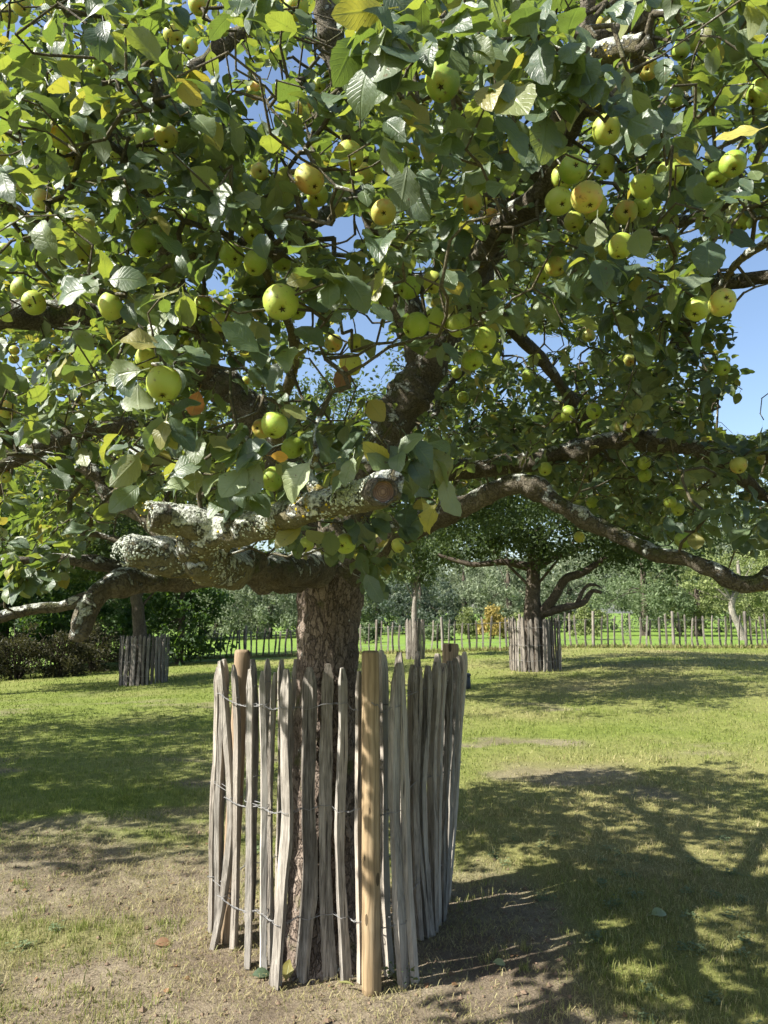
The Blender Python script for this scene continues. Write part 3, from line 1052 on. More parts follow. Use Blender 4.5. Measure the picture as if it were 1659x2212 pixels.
# ---------------------------------------------------------------- the apple tree: trunk and limbs
apple_tree = thing('apple_tree', TREE, 'old lichen-covered apple tree laden with green apples inside the foreground guard', 'apple tree', 'apple trees of the orchard')
p = np.array([(-0.27, 3.38, -0.06), (-0.275, 3.38, 0.06), (-0.275, 3.385, 0.25), (-0.27, 3.39, 0.6), (-0.268, 3.39, 1.0), (-0.262, 3.39, 1.4), (-0.25, 3.385, 1.62), (-0.23, 3.38, 1.8)])
pp, rr = resample(p, [0.215, 0.19, 0.163, 0.15, 0.146, 0.146, 0.158, 0.13], 0.014)


def root_lump(n, s):
    a = np.linspace(0, 2 * math.pi, s, endpoint=False)
    h = np.linspace(0, 1, n)[:, None]
    return 1 + 0.14 * np.exp(-h * 14) * np.sin(a * 5 + 0.7)[None, :] + 0.03 * np.sin(a * 3 + h * 5)


V, Q, T = sweep(pp, rr, 110, 0.016, 9, lump=root_lump)
trunk_me = make_mesh('trunk', V - TREE, [Q, T], [M['bark']])
link('trunk', trunk_me, apple_tree)

# limbs: (x, y, depth, radius) in picture units and metres
LIMBS = [
    ('limb', 0.010, [(716, 1250, 3.36, .13), (765, 1090, 3.4, .115), (836, 945, 3.45, .106), (884, 855, 3.5, .104), (935, 775, 3.5, .095), (1000, 650, 3.45, .08), (1050, 560, 3.3, .068), (1062, 470, 3.2, .058), (1050, 330, 3.1, .048), (1020, 150, 3.0, .038), (990, -80, 2.9, .028), (960, -400, 2.9, .015)]),
    ('limb', 0.007, [(735, 1245, 3.34, .115), (800, 1185, 3.3, .08), (870, 1143, 3.24, .066), (960, 1110, 3.15, .056), (1060, 1065, 3.05, .041), (1140, 1050, 2.95, .037), (1210, 1090, 2.85, .033), (1310, 1138, 2.75, .031), (1420, 1190, 2.6, .030), (1520, 1222, 2.5, .030), (1620, 1250, 2.4, .033), (1720, 1236, 2.35, .042), (1900, 1190, 2.3, .03)]),
    ('lichen_limb', 0.009, [(500, 1222, 2.2, .058), (455, 1212, 2.02, .060), (428, 1198, 1.92, .058), (428, 1180, 1.85, .052), (470, 1158, 1.78, .042), (560, 1134, 1.7, .037), (650, 1093, 1.62, .035), (735, 1071, 1.56, .035), (785, 1065, 1.51, .034), (812, 1062, 1.46, .034), (824, 1062, 1.425, .034)]),
    ('lichen_limb', 0.010, [(470, 1205, 1.98, .056), (420, 1208, 1.92, .055), (350, 1203, 1.87, .050), (300, 1200, 1.84, .043), (272, 1202, 1.82, .026)]),
    ('lichen_limb', 0.009, [(440, 1205, 1.92, .042), (420, 1225, 1.86, .036), (432, 1238, 1.83, .022)]),
    ('lichen_limb', 0.008, [(500, 1160, 1.80, .045), (440, 1138, 1.77, .042), (380, 1124, 1.74, .037), (333, 1113, 1.71, .034)]),
    ('limb', 0.010, [(690, 1228, 3.25, .09), (640, 1232, 2.95, .066), (560, 1228, 2.55, .052), (490, 1216, 2.2, .05), (440, 1206, 1.98, .048)]),
    ('limb', 0.008, [(665, 1235, 3.2, .085), (590, 1243, 2.95, .058), (500, 1246, 2.8, .048), (400, 1246, 2.65, .045), (300, 1250, 2.5, .040), (225, 1275, 2.4, .037), (185, 1310, 2.35, .035), (168, 1350, 2.3, .032), (160, 1380, 2.3, .020)]),
    ('limb', 0.006, [(240, 1270, 2.4, .026), (150, 1305, 2.35, .022), (60, 1318, 2.3, .018), (-60, 1345, 2.25, .016), (-200, 1350, 2.2, .014)]),
    ('limb', 0.006, [(330, 1238, 2.55, .028), (250, 1228, 2.5, .024), (180, 1214, 2.45, .018), (100, 1208, 2.4, .016), (8, 1212, 2.35, .014)]),
    ('limb', 0.004, [(330, 1215, 2.5, .015), (270, 1175, 2.5, .014), (165, 1140, 2.5, .012)]),
    ('limb', 0.010, [(692, 1215, 3.42, .11), (630, 1040, 3.5, .095), (545, 900, 3.5, .088), (455, 810, 3.45, .08), (330, 745, 3.35, .07), (200, 692, 3.2, .066), (60, 680, 3.0, .062), (-100, 690, 2.9, .05), (-350, 640, 2.8, .03)]),
    ('limb', 0.007, [(600, 985, 3.6, .07), (500, 960, 3.8, .055), (400, 945, 3.8, .05), (270, 925, 3.7, .045), (130, 945, 3.55, .045), (50, 985, 3.45, .04), (-80, 1040, 3.3, .03)]),
    ('limb', 0.006, [(420, 1205, 2.9, .045), (330, 1130, 3.0, .04), (240, 1075, 3.1, .036), (205, 1020, 3.1, .03), (120, 990, 3.1, .024), (-40, 960, 3.1, .018)]),
    ('limb', 0.007, [(800, 1000, 3.5, .08), (920, 1015, 3.75, .062), (1080, 1005, 3.9, .055), (1230, 978, 3.8, .052), (1320, 955, 3.7, .05), (1450, 955, 3.6, .046), (1560, 990, 3.5, .036), (1640, 1060, 3.4, .028), (1760, 1120, 3.3, .02)]),
    ('limb', 0.008, [(985, 675, 3.45, .07), (1030, 580, 3.1, .058), (1075, 500, 2.6, .046), (1110, 462, 2.3, .042), (1160, 420, 2.15, .037), (1186, 365, 2.05, .033), (1190, 290, 1.98, .028), (1225, 200, 1.9, .024), (1260, 60, 1.85, .018), (1280, -100, 1.8, .012)]),
    ('limb', 0.008, [(915, 800, 3.52, .085), (860, 600, 3.45, .075), (795, 400, 3.2, .068), (760, 220, 3.0, .062), (715, 100, 2.9, .056), (680, -60, 2.8, .05), (600, -400, 2.8, .025)]),
    ('limb', 0.006, [(690, -20, 2.85, .04), (600, 35, 2.95, .034), (520, 80, 3.0, .031), (420, 145, 3.0, .028), (300, 215, 2.9, .025), (200, 340, 2.8, .018), (120, 500, 2.7, .012)]),
    ('limb', 0.005, [(1050, 520, 3.2, .05), (1180, 330, 2.5, .035), (1330, 180, 2.0, .032), (1385, 60, 1.85, .03), (1370, -60, 1.8, .03), (1360, -300, 1.8, .02)]),
    ('limb', 0.004, [(1385, 40, 1.84, .022), (1320, 75, 1.8, .017), (1240, 78, 1.78, .013), (1190, 70, 1.76, .010)]),
    ('lichen_limb', 0.006, [(1170, 175, 1.95, .02), (1240, 140, 1.85, .026), (1320, 116, 1.75, .028), (1402, 98, 1.68, .027)]),
    ('limb', 0.004, [(140, -60, 2.6, .014), (142, 60, 2.6, .013), (137, 190, 2.6, .01)]),
    ('limb', 0.006, [(1350, 960, 3.65, .045), (1420, 830, 3.4, .04), (1480, 700, 3.1, .036), (1540, 620, 2.8, .032), (1680, 600, 2.6, .028), (1850, 560, 2.5, .02)]),
    ('lichen_limb', 0.003, [(1560, 610, 2.1, .009), (1600, 560, 1.85, .010), (1665, 515, 1.7, .009), (1750, 470, 1.6, .008)]),
    ('lichen_limb', 0.004, [(600, 960, 3.0, .03), (620, 850, 2.7, .022), (638, 760, 2.5, .018), (600, 650, 2.2, .014), (560, 560, 2.0, .010)]),
    ('lichen_limb', 0.003, [(700, 1062, 1.6, .018), (668, 1015, 1.62, .014), (686, 985, 1.6, .007), (680, 940, 1.62, .005), (690, 900, 1.66, .004)]),
    ('limb', 0.006, [(1060, 480, 3.2, .05), (1250, 480, 3.0, .035), (1400, 500, 2.8, .028), (1500, 470, 2.4, .02), (1620, 420, 2.1, .014)]),
    ('limb', 0.005, [(1000, 640, 3.45, .05), (1100, 700, 3.6, .035), (1180, 790, 3.7, .03), (1230, 860, 3.8, .026), (1290, 930, 3.9, .02)]),
    ('limb', 0.005, [(940, 900, 3.9, .022), (980, 820, 4.2, .02), (1050, 760, 4.4, .018), (1150, 690, 4.6, .014)]),
    ('limb', 0.006, [(455, 810, 3.45, .05), (380, 620, 3.0, .04), (330, 480, 2.6, .03), (300, 380, 2.3, .022), (230, 300, 2.0, .014)]),
    ('limb', 0.006, [(795, 400, 3.2, .045), (700, 470, 2.8, .032), (640, 480, 2.5, .024), (560, 500, 2.2, .016), (500, 540, 2.0, .01)]),
    ('limb', 0.006, [(850, 640, 3.5, .05), (1000, 560, 4.2, .045), (1150, 420, 4.8, .035), (1300, 250, 5.2, .02)]),
    ('limb', 0.006, [(600, 1000, 3.55, .05), (480, 860, 4.3, .04), (300, 700, 5.0, .03), (150, 600, 5.4, .02)]),
    ('limb', 0.006, [(760, 1100, 3.45, .05), (850, 960, 4.3, .04), (950, 870, 4.9, .03), (1080, 800, 5.4, .02)]),
]
limb_nodes, limb_rad = [], []
KEEP = []                                             # stretches of limb that the photograph shows free of leaves
for k, (mt, amp, pts) in enumerate(LIMBS):
    q = np.array([P(a, b, c) for a, b, c, _ in pts])
    r = np.array([x[3] for x in pts])
    near = q[:, 1].min() < 2.2
    pr, rr = resample(q, r, 0.014 if near else 0.02)
    wob = np.stack([fbm(pr * 5 + 3 * k, 2), fbm(pr * 5 + 40 + 3 * k, 2), fbm(pr * 5 + 80, 2)], -1)
    pr = pr + wob * np.minimum(rr, 0.035)[:, None] * 0.8
    knots = np.maximum(0, fbm(pr * 9 + 7 * k, 2) - 0.22)
    rr = rr * (1 + 0.17 * fbm(pr * 11 + k, 3) + 0.9 * knots)
    V, Q, T = sweep(pr, rr, 44 if near and r.max() > 0.02 else 30, amp * (1.1 if near else 1.5), 19 if near else 17, seed=k * 5.0)
    link('limb', make_mesh('limb', V - TREE, [Q, T], [M[mt]]), apple_tree)
    limb_nodes.append(pr)
    limb_rad.append(rr)
limb_pts = np.concatenate(limb_nodes)
limb_rs = np.concatenate(limb_rad)


def cut_face(center, normal, r, mat, bark=True):
    """a sawn branch end: a slightly dished disc of wood with a raised collar of bark"""
    n_ = norm(np.asarray(normal, float))
    a = norm(np.cross(n_, [0, 0, 1]))
    b = np.cross(n_, a)
    S = 28
    prof = [(0.0, 0.004), (0.35, 0.003), (0.62, 0.001), (0.78, 0.004), (0.84, 0.013), (1.02, 0.012), (1.10, -0.006), (1.02, -0.04)]
    V, Q = [center + n_ * prof[0][1]], []
    T = []
    for i, (f, h) in enumerate(prof[1:]):
        for s in range(S):
            t = 2 * math.pi * s / S
            wob = 1 + 0.06 * math.sin(2 * t + 1) + 0.05 * math.sin(5 * t) + rng.normal(0, 0.015)
            V.append(center + (a * math.cos(t) + b * math.sin(t)) * r * f * wob + n_ * (h * r / 0.035 + rng.normal(0, 0.0006)))
    for s in range(S):
        T.append((0, 1 + s, 1 + (s + 1) % S))
    mi = [0] * 0
    for i in range(len(prof) - 2):
        for s in range(S):
            s2 = (s + 1) % S
            Q.append((1 + i * S + s, 1 + (i + 1) * S + s, 1 + (i + 1) * S + s2, 1 + i * S + s2))
            mi.append(0 if i < 2 else 1)
    return make_mesh('cut_end', np.array(V) - center, [np.array(Q), np.array(T)], [mat, M['limb']], True, mat_index=mi + [0] * S)


link('cut_end', cut_face(P(826, 1062, 1.418), norm(np.array([0.42, -0.88, -0.14])), 0.0285, M['cut']), apple_tree, Vector(P(826, 1062, 1.418) - TREE), label='dark sawn end of the lichen-covered branch')
link('cut_end', cut_face(P(335, 1114, 1.705), norm(np.array([-0.85, -0.5, -0.05])), 0.028, M['cut_red']), apple_tree, Vector(P(335, 1114, 1.705) - TREE), label='small reddish sawn end of the lichen-covered stub')
link('cut_end', cut_face(P(1404, 97, 1.675), norm(np.array([0.75, -0.62, 0.1])), 0.024, M['cut_fresh']), apple_tree, Vector(P(1404, 97, 1.675) - TREE), label='pale orange sawn end high on the right')
link('cut_end', cut_face(P(6, 1212, 2.348), norm(np.array([-0.9, -0.4, 0.0])), 0.013, M['cut_red']), apple_tree, Vector(P(6, 1212, 2.348) - TREE), label='small reddish sawn end at the left edge')

# lichen crusts standing proud of the near branch
M['lichen'] = plain('grey_lichen', (0.36, 0.385, 0.32), 0.95, 0.1, 0.6, 40)
M['lichen_y'] = plain('yellow_lichen', (0.42, 0.31, 0.03), 0.95, 0.1, 0.5, 120)
for mname, cnt, near_idx, nm in (('lichen', 9500, (2, 3, 4, 5, 25), 'lichen_crust'), ('lichen_y', 700, (2, 5, 20, 23), 'yellow_lichen_crust')):
    bag = Bag()
    cand = np.concatenate([np.column_stack([limb_nodes[i], limb_rad[i]]) for i in near_idx])
    c = cand[rng.integers(0, len(cand), cnt * 4)]
    dr = norm(rng.normal(0, 1, (len(c), 3)) + [0, -0.25, 0.55])
    q = c[:, :3] + dr * c[:, 3:4] * 1.03
    fb = fbm(q * 13 + (0 if mname == 'lichen' else 50), 3)
    g_ok = (fb > (-0.02 if mname == 'lichen' else 0.2)) & (c[:, 1] < 2.15) & (np.linalg.norm(c[:, :3] - P(824, 1062, 1.43), axis=1) > 0.05)
    q, dr = q[g_ok][:cnt], dr[g_ok][:cnt]
    r = rng.uniform(0.0012, 0.0040, (len(q), 1, 1))
    a = norm(np.cross(dr, rng.normal(0, 1, dr.shape)))
    b = np.cross(dr, a)
    v = (ico[None, :, :1] * a[:, None] + ico[None, :, 1:2] * b[:, None] + ico[None, :, 2:3] * dr[:, None] * 0.45) * r * rng.uniform(0.6, 1.4, (len(q), 7, 1)) + q[:, None]
    bag.add(v.reshape(-1, 3), tris=(icof[None] + (np.arange(len(q)) * 7)[:, None, None]).reshape(-1, 3))
    link(nm, bag.mesh(nm, [M[mname]], TREE, False), apple_tree, kind='stuff')

# ---------------------------------------------------------------- apples: (x, y, diameter) in picture units
APPLES = [(553, 195, 40), (608, 208, 32), (656, 227, 42), (664, 255, 36), (690, 185, 33), (713, 168, 30), (640, 15, 54), (375, 75, 40), (410, 100, 34), (45, 10, 44), (135, 297, 53), (150, 331, 50), (315, 303, 46),
          (360, 293, 50), (312, 525, 55), (180, 547, 48), (12, 540, 28), (48, 623, 46), (72, 655, 52), (240, 662, 60), (755, 335, 62), (787, 374, 42), (670, 388, 62), (685, 422, 48), (665, 460, 46), (828, 458, 56),
          (500, 550, 53), (552, 568, 52), (608, 566, 42), (548, 505, 46), (608, 653, 76), (640, 668, 46), (408, 470, 40), (336, 405, 38), (317, 775, 52), (355, 829, 72), (883, 622, 48), (935, 610, 46), (898, 703, 54),
          (941, 693, 54), (991, 703, 52), (1048, 732, 50), (1020, 778, 46), (770, 742, 40), (757, 787, 48), (720, 742, 40), (593, 918, 60), (565, 925, 44), (633, 966, 48), (588, 1035, 52), (745, 1174, 46), (660, 1176, 34),
          (955, 178, 76), (1310, 281, 60), (1237, 366, 62), (1216, 384, 52), (1308, 358, 42), (1209, 435, 60), (1268, 426, 68), (1284, 446, 54), (1240, 478, 44), (1388, 402, 53), (1447, 373, 56), (1352, 458, 50),
          (1388, 446, 46), (1547, 376, 51), (1584, 354, 56), (1458, 223, 38), (1640, 200, 54), (1340, 533, 54), (1200, 575, 43), (1170, 593, 38), (1505, 667, 54), (1560, 652, 58), (1020, 440, 44), (1560, 795, 34),
          (1595, 1005, 36), (1596, 1010, 36), (1650, 992, 26), (1392, 1000, 30), (1393, 1027, 30), (1178, 1013, 28), (1203, 978, 22), (1283, 888, 34), (1228, 893, 34), (1205, 900, 28), (1140, 812, 26), (1272, 725, 28),
          (1270, 725, 24), (1360, 778, 28), (985, 806, 24), (1000, 858, 26), (1280, 1086, 26), (1464, 1100, 28), (1478, 1166, 36), (1448, 1085, 26), (1252, 1160, 24), (60, 800, 22), (15, 885, 38), (115, 757, 22),
          (213, 814, 24), (132, 848, 22), (531, 823, 20), (10, 1030, 28), (30, 757, 22), (170, 868, 20), (860, 1178, 30), (30, 775, 22), (245, 835, 20), (265, 770, 20), (95, 770, 22), (1010, 690, 30), (480, 60, 34),
          (1290, 60, 40), (1500, 90, 38), (1470, 110, 40), (20, 30, 36), (215, 150, 32), (250, 330, 34), (440, 660, 44), (480, 700, 46), (1060, 470, 36), (1120, 640, 34), (820, 985, 38), (1130, 300, 44), (430, 10, 44),
          (1400, 150, 44), (1600, 480, 38), (1410, 640, 30), (890, 330, 38), (1030, 560, 34), (560, 370, 38), (90, 430, 40)]


def apple_mesh(k):
    ea, eb, ec = ((0.05, 0.4, 0.03), (0.09, 2.1, -0.05), (0.03, 4.0, 0.07))[k]
    prof = [(0.0, 0.36), (0.05, 0.365), (0.11, 0.405), (0.20, 0.445), (0.32, 0.425), (0.43, 0.32), (0.495, 0.15), (0.50, -0.02), (0.465, -0.18), (0.39, -0.32),
            (0.28, -0.415), (0.18, -0.445), (0.10, -0.425), (0.05, -0.385), (0.0, -0.37)]
    S = 20
    V = [(0, 0, prof[0][1])]
    for i, (r, z) in enumerate(prof[1:-1]):
        for s in range(S):
            a = 2 * math.pi * s / S
            w = 1 + 0.025 * math.cos(a * 5) * (1.0 if z < -0.2 else 0.35) + ea * math.cos(a + eb) * (0.6 + z) + 0.02 * math.cos(2 * a + eb)
            V.append((r * w * math.cos(a), r * w * math.sin(a), z * (1 + 0.06 * math.cos(a + eb * 2)) + ec * r * math.sin(a)))
    V.append((0, 0, prof[-1][1]))
    m = len(prof) - 2
    Q, T = [], []
    for s in range(S):
        T.append((0, 1 + s, 1 + (s + 1) % S))
        T.append((len(V) - 1, 1 + (m - 1) * S + (s + 1) % S, 1 + (m - 1) * S + s))
    for i in range(m - 1):
        for s in range(S):
            s2 = (s + 1) % S
            Q.append((1 + i * S + s, 1 + (i + 1) * S + s, 1 + (i + 1) * S + s2, 1 + i * S + s2))
    return make_mesh('apple', np.array(V), [np.array(Q), np.array(T)], [M['apple']])


def calyx_mesh():
    V, T = [(0, 0, -0.385)], []
    for s in range(10):
        a = 2 * math.pi * s / 10
        r = 0.115 if s % 2 == 0 else 0.045
        V.append((r * math.cos(a), r * math.sin(a), -0.455 if s % 2 == 0 else -0.415))
    V.append((0, 0, -0.40))
    for s in range(10):
        T.append((0, 1 + (s + 1) % 10, 1 + s))
        T.append((11, 1 + s, 1 + (s + 1) % 10))
    return make_mesh('calyx', np.array(V), [np.array(T)], [M['calyx']], False)


AP_ME = [apple_mesh(k) for k in range(3)]
CA_ME = calyx_mesh()
ST_ME = tube_mesh('stem', [(0, 0, 0.34), (0.01, 0.0, 0.55), (0.06, 0.03, 0.80)], [0.03, 0.024, 0.034], [M['stem']], (0, 0, 0), 6, 0.1)
apple_c, apple_r, apple_top, apple_px = [], [], [], []
APPLES = [(a, b, c) for i, (a, b, c) in enumerate(APPLES) if all(math.hypot(a - a2, b - b2) > 6 for a2, b2, _ in APPLES[:i])]
for (ax, ay, dia) in APPLES:
    real = 0.063 * math.exp(rng.normal(0, 0.05)) * (1.06 if dia > 60 else 1.0)
    d = real * F / dia
    c = P(ax, ay, d)
    # neighbours in a bunch touch but do not run into each other
    for c2, r2 in zip(apple_c, apple_r):
        dv = c - c2
        if np.linalg.norm(dv) < (r2 + real / 2) * 0.93:
            need = (r2 + real / 2) * 0.95
            c = CAM + (c - CAM) * (1 + (need - np.linalg.norm(dv)) * 1.2 / d)
    apple_c.append(c)
    apple_r.append(real / 2)
    to_cam = norm(CAM - c)
    cal = norm(np.array([0, 0, -0.75]) + to_cam * rng.uniform(0.0, 0.95) + rng.normal(0, 0.38, 3))
    up_ = -cal
    apple_top.append(c + up_ * real * 0.62)
    q = Vector(up_).to_track_quat('Z', 'Y')
    o = link('apple', AP_ME[int(rng.integers(3))], apple_tree, Vector(c - TREE))
    s_ = real * rng.uniform(0.97, 1.03)
    o.rotation_euler = q.to_euler()
    o.scale = (s_, s_, s_ * rng.uniform(0.9, 1.04))
    apple_px.append((ax, ay, dia * 0.5, d))
    if dia > 26:
        link('calyx', CA_ME, o)
        link('stem', ST_ME, o)
apple_c = np.array(apple_c)
apple_r = np.array(apple_r)
apple_px = np.array(apple_px)

# ---------------------------------------------------------------- spurs: where leaf rosettes grow
GAPS = [(780, 765, 54, 88), (696, 818, 66, 36), (735, 870, 34, 40), (590, 185, 34, 34), (470, 128, 46, 30), (735, 505, 34, 36), (1640, 730, 46, 190), (1605, 895, 60, 42), (1585, 620, 22, 40),
        (640, 350, 22, 26), (690, 470, 18, 22), (1165, 742, 60, 18), (1560, 555, 46, 18), (1645, 555, 24, 34), (700, 25, 24, 34), (1490, 500, 20, 14), (1400, 560, 18, 12), (900, 640, 14, 20), (560, 250, 26, 22),
        (1190, 800, 24, 20), (1250, 770, 18, 16), (660, 690, 22, 26), (850, 790, 20, 40), (1600, 350, 16, 14), (1110, 760, 20, 16), (1240, 300, 12, 10), (640, 130, 20, 26)]


def bottom(px):
    return np.interp(px, [-600, -50, 60, 130, 200, 260, 340, 420, 560, 610, 640, 700, 780, 860, 900, 1000, 1100, 1180, 1280, 1400, 1520, 1659, 2200],
                     [1200, 1300, 1310, 1260, 1170, 1110, 1110, 1115, 1125, 1190, 1225, 1240, 1300, 1300, 1170, 1095, 1065, 1080, 1110, 1160, 1200, 1200, 1200])


KEEPS = [(875, 870, 62, 3.4), (900, 810, 45, 3.4), (850, 930, 45, 3.4), (690, 1350, 100, 3.2)]
for t in np.linspace(0, 1, 16):
    KEEPS.append((1180 + t * 470, 1075 + t * 185, 20, 2.9 if int(t * 15) % 5 else 0.1))
    KEEPS.append((430 + t * 400, 1195 - t * 135 + 20 * math.sin(t * 3.1), 36, 1.62 + 0.2 * (1 - t)))
    KEEPS.append((270 + t * 160, 1202, 40, 1.8))
    KEEPS.append((330 + t * 120, 1112 + t * 30, 30, 1.68))
    KEEPS.append((160 + t * 480, 1262 + 60 * max(0, 0.12 - t) * 8, 34, 2.25))
for q in ((1100, 470, 36, 2.3), (1150, 428, 34, 2.1), (1182, 375, 24, 2.0), (1385, 102, 36, 1.6), (1320, 116, 26, 1.7), (715, 95, 40, 2.8), (420, 140, 18, 2.9), (340, 190, 16, 2.85), (480, 100, 16, 2.9),
          (520, 75, 14, 2.9), (60, 690, 42, 2.9), (130, 685, 40, 2.9), (540, 880, 34, 3.2), (480, 830, 30, 3.2), (1320, 955, 22, 3.6), (1250, 972, 20, 3.6), (1400, 953, 20, 3.6), (270, 925, 20, 3.6), (200, 935, 20, 3.6),
          (130, 945, 22, 3.5), (50, 980, 22, 3.4), (200, 1020, 18, 3.0), (235, 1070, 18, 3.0), (1620, 545, 14, 1.7), (675, 1000, 20, 1.6), (830, 1060, 52, 1.47), (1000, 1092, 18, 3.0), (1080, 1062, 18, 2.95),
          (980, 830, 10, 4.0), (1050, 560, 34, 3.0)):
    KEEPS.append(q)
KEEPS = np.array(KEEPS)


def allowed(V, size, dirs):
    """which leaves stay: the crown is open where the photograph shows sky, fruit or bare limbs"""
    px, py, d = proj(V)
    n = len(V)
    ok = d > 0.75
    u = rng.uniform(0, 1, n)
    sp = size * F / np.maximum(d, 0.3) * 0.36
    for cx, cy, rx, ry in GAPS:
        m = ((px - cx) / (rx + sp * 0.9)) ** 2 + ((py - cy) / (ry + sp * 0.9)) ** 2 < 1
        ok &= ~(m & (u < 0.975))
    ok &= ~((py > bottom(px) - sp * 0.3) & (px > -300) & (px < 1960))
    for cx, cy, r, dk in KEEPS:
        m = (np.hypot(px - cx, py - cy) < r + sp * 0.72) & (d < dk)
        ok &= ~(m & (u < 0.97))
    ends = [proj(V + dirs * (size * f)[:, None]) for f in (-0.42, -0.2, 0.0, 0.2, 0.42)]
    for (cx, cy, r, dk) in apple_px:
        m = np.zeros(n, bool)
        for ex, ey, ed in ends:
            m |= (np.hypot(ex - cx, ey - cy) < r * 0.84 + sp * 0.5) & (ed < dk + 0.02)
        ok &= ~(m & (u < 0.965))
    u2 = rng.uniform(0, 1, n)
    for c, r, (ax_, ay_, ar_, ad_) in zip(apple_c, apple_r, apple_px):
        dv = V - c
        ok &= np.linalg.norm(dv, axis=1) > r * 1.05
        if ad_ < 2.3:
            tt = dv @ TO_SUN
            off = np.linalg.norm(dv - tt[:, None] * TO_SUN, axis=1)
            ok &= ~((tt > 0) & (tt < 0.45) & (off < r * 0.8 + size * 0.2) & (u2 < 0.65))
    return ok


def crown_ok(q):
    """the shape of the crown: a wide, flat-topped dome, open in the middle"""
    x, y, z = q[:, 0] + 0.15, q[:, 1] - 3.45, q[:, 2]
    e = (x / np.where(x < 0, 2.55, 3.1)) ** 2 + (y / np.where(y < 0, 2.45, 2.7)) ** 2
    top = np.where(y < 0, 4.5 - 1.75 * e, 4.3 - 0.9 * e) - 0.5 * smooth(0.3, 1.0, -x / 2.5)
    top = np.minimum(top, 1.72 + 0.90 * q[:, 1] + 0.12 * fbm(q * 1.3 + 31, 2))
    low = 1.62 + 0.30 * np.exp(-((np.hypot(x, y) - 1.6) / 0.8) ** 2) + 0.75 * np.exp(-(np.hypot(x, y) / 0.9) ** 2)
    ins = (e < 1) & (z < top) & (z > low)
    core = np.exp(-(np.hypot(x, y) / 0.95) ** 2) * smooth(3.1, 2.3, z)
    dens = (0.38 + 0.62 * smooth(0.25, 0.8, np.sqrt(e))) * (1 - 0.85 * core)
    n = fbm(q * 1.5 + 4, 3)
    dens = dens * np.where((y > 0.2) & (z > 2.9), 0.72, 1.0)
    dens = dens * smooth(-0.3, 0.16, n)
    return ins & (rng.uniform(0, 1, len(q)) < dens)


q = np.column_stack([rng.uniform(-2.8, 3.1, 44000), rng.uniform(0.95, 6.2, 44000), rng.uniform(1.5, 4.7, 44000)])
q = q[crown_ok(q)]
# keep a spacing between spurs
cell = {}
sel = []
for i, v in enumerate(q):
    k = tuple((v / 0.128).astype(int))
    if cell.get(k, 0) < 1:
        cell[k] = 1
        sel.append(i)
spur = q[sel]
# the leafy front of the crown, nearest the camera
fr = []
tries = 0
while len(fr) < 290 and tries < 60000:
    tries += 1
    a, b = rng.uniform(-120, 1780), rng.uniform(-110, 1010)
    dmin = np.interp(a, [-100, 350, 700, 900, 1250, 1450, 1760], [1.65, 1.5, 1.25, 1.05, 1.1, 1.35, 1.55])
    dmin += 0.45 * smooth(420, 760, b) * smooth(500, 900, a) + 0.5 * smooth(800, 1000, b)
    d = dmin + abs(rng.normal(0, 0.32))
    if a > 960 and b > 720 and rng.uniform() < 0.9:
        continue
    w = P(a, b, d)
    if all(np.linalg.norm(w - z) > 0.10 for z in fr):
        fr.append(w)
fr = np.array(fr)
# spurs that carry the apples, and a few placed where the photograph shows a clear rosette
HANDSPUR = [(170, 215, 1.6), (100, 190, 1.65), (365, 360, 1.7), (410, 400, 1.7), (860, 60, 1.05), (820, 120, 1.05), (880, 150, 1.1), (960, 60, 1.15), (1060, 90, 1.25), (1160, 40, 1.2), (1180, 110, 1.15), (1260, 170, 1.2),
            (1170, 250, 1.2), (1330, 230, 1.3), (870, 380, 1.35), (1040, 370, 1.4), (1080, 330, 1.35), (560, 540, 1.5), (640, 600, 1.45), (230, 590, 1.45), (160, 620, 1.5), (350, 640, 1.4), (430, 640, 1.4), (480, 660, 1.4),
            (330, 720, 1.4), (290, 790, 1.4), (340, 920, 1.45), (290, 960, 1.5), (440, 930, 1.6), (540, 960, 1.5), (600, 1000, 1.5), (650, 900, 1.6), (480, 1020, 1.6), (420, 1010, 1.65), (540, 1060, 1.6), (840, 970, 1.55),
            (880, 1000, 1.55), (900, 960, 1.6), (850, 1000, 1.5), (870, 965, 1.5), (800, 990, 1.5), (775, 1000, 1.55), (830, 950, 1.55), (720, 1000, 1.62), (640, 1025, 1.66), (565, 1045, 1.7), (500, 1065, 1.75), (430, 1075, 1.75), (800, 1130, 2.1), (740, 1130, 2.0), (690, 1140, 1.95), (640, 1150, 1.9), (830, 1210, 2.4), (790, 1200, 2.3), (860, 1130, 2.2), (810, 1255, 2.5), (770, 1180, 2.3), (720, 1175, 2.3), (845, 1180, 2.5), (660, 1185, 2.4), (610, 1170, 2.0), (880, 1090, 2.3), (250, 1130, 2.3), (200, 1110, 2.4), (150, 1080, 2.6), (90, 1120, 2.6), (1540, 560, 1.6), (1570, 610, 1.6), (1480, 600, 1.6),
            (1400, 600, 1.7), (1300, 580, 1.8), (1240, 600, 1.75), (1500, 260, 1.6), (1600, 300, 1.6), (1540, 230, 1.6), (960, 600, 1.7), (900, 640, 1.7), (820, 740, 1.9), (740, 720, 1.8), (1450, 1130, 2.4), (1500, 1150, 2.4),
            (1560, 1100, 2.3), (1600, 1170, 2.3), (1640, 1130, 2.2), (60, 1250, 2.15), (20, 1275, 2.15), (40, 1225, 2.1), (100, 1250, 2.15), (150, 1195, 2.2), (230, 1160, 2.2), (10, 1180, 2.2), (80, 1170, 2.3), (190, 1170, 2.4), (120, 1230, 2.3), (280, 1080, 2.2)]
hs = np.array([P(*v) for v in HANDSPUR])
apple_top = np.array(apple_top)
SP = np.vstack([spur, fr, hs, apple_top])
nfr0, nfr1 = len(spur), len(spur) + len(fr) + len(hs)
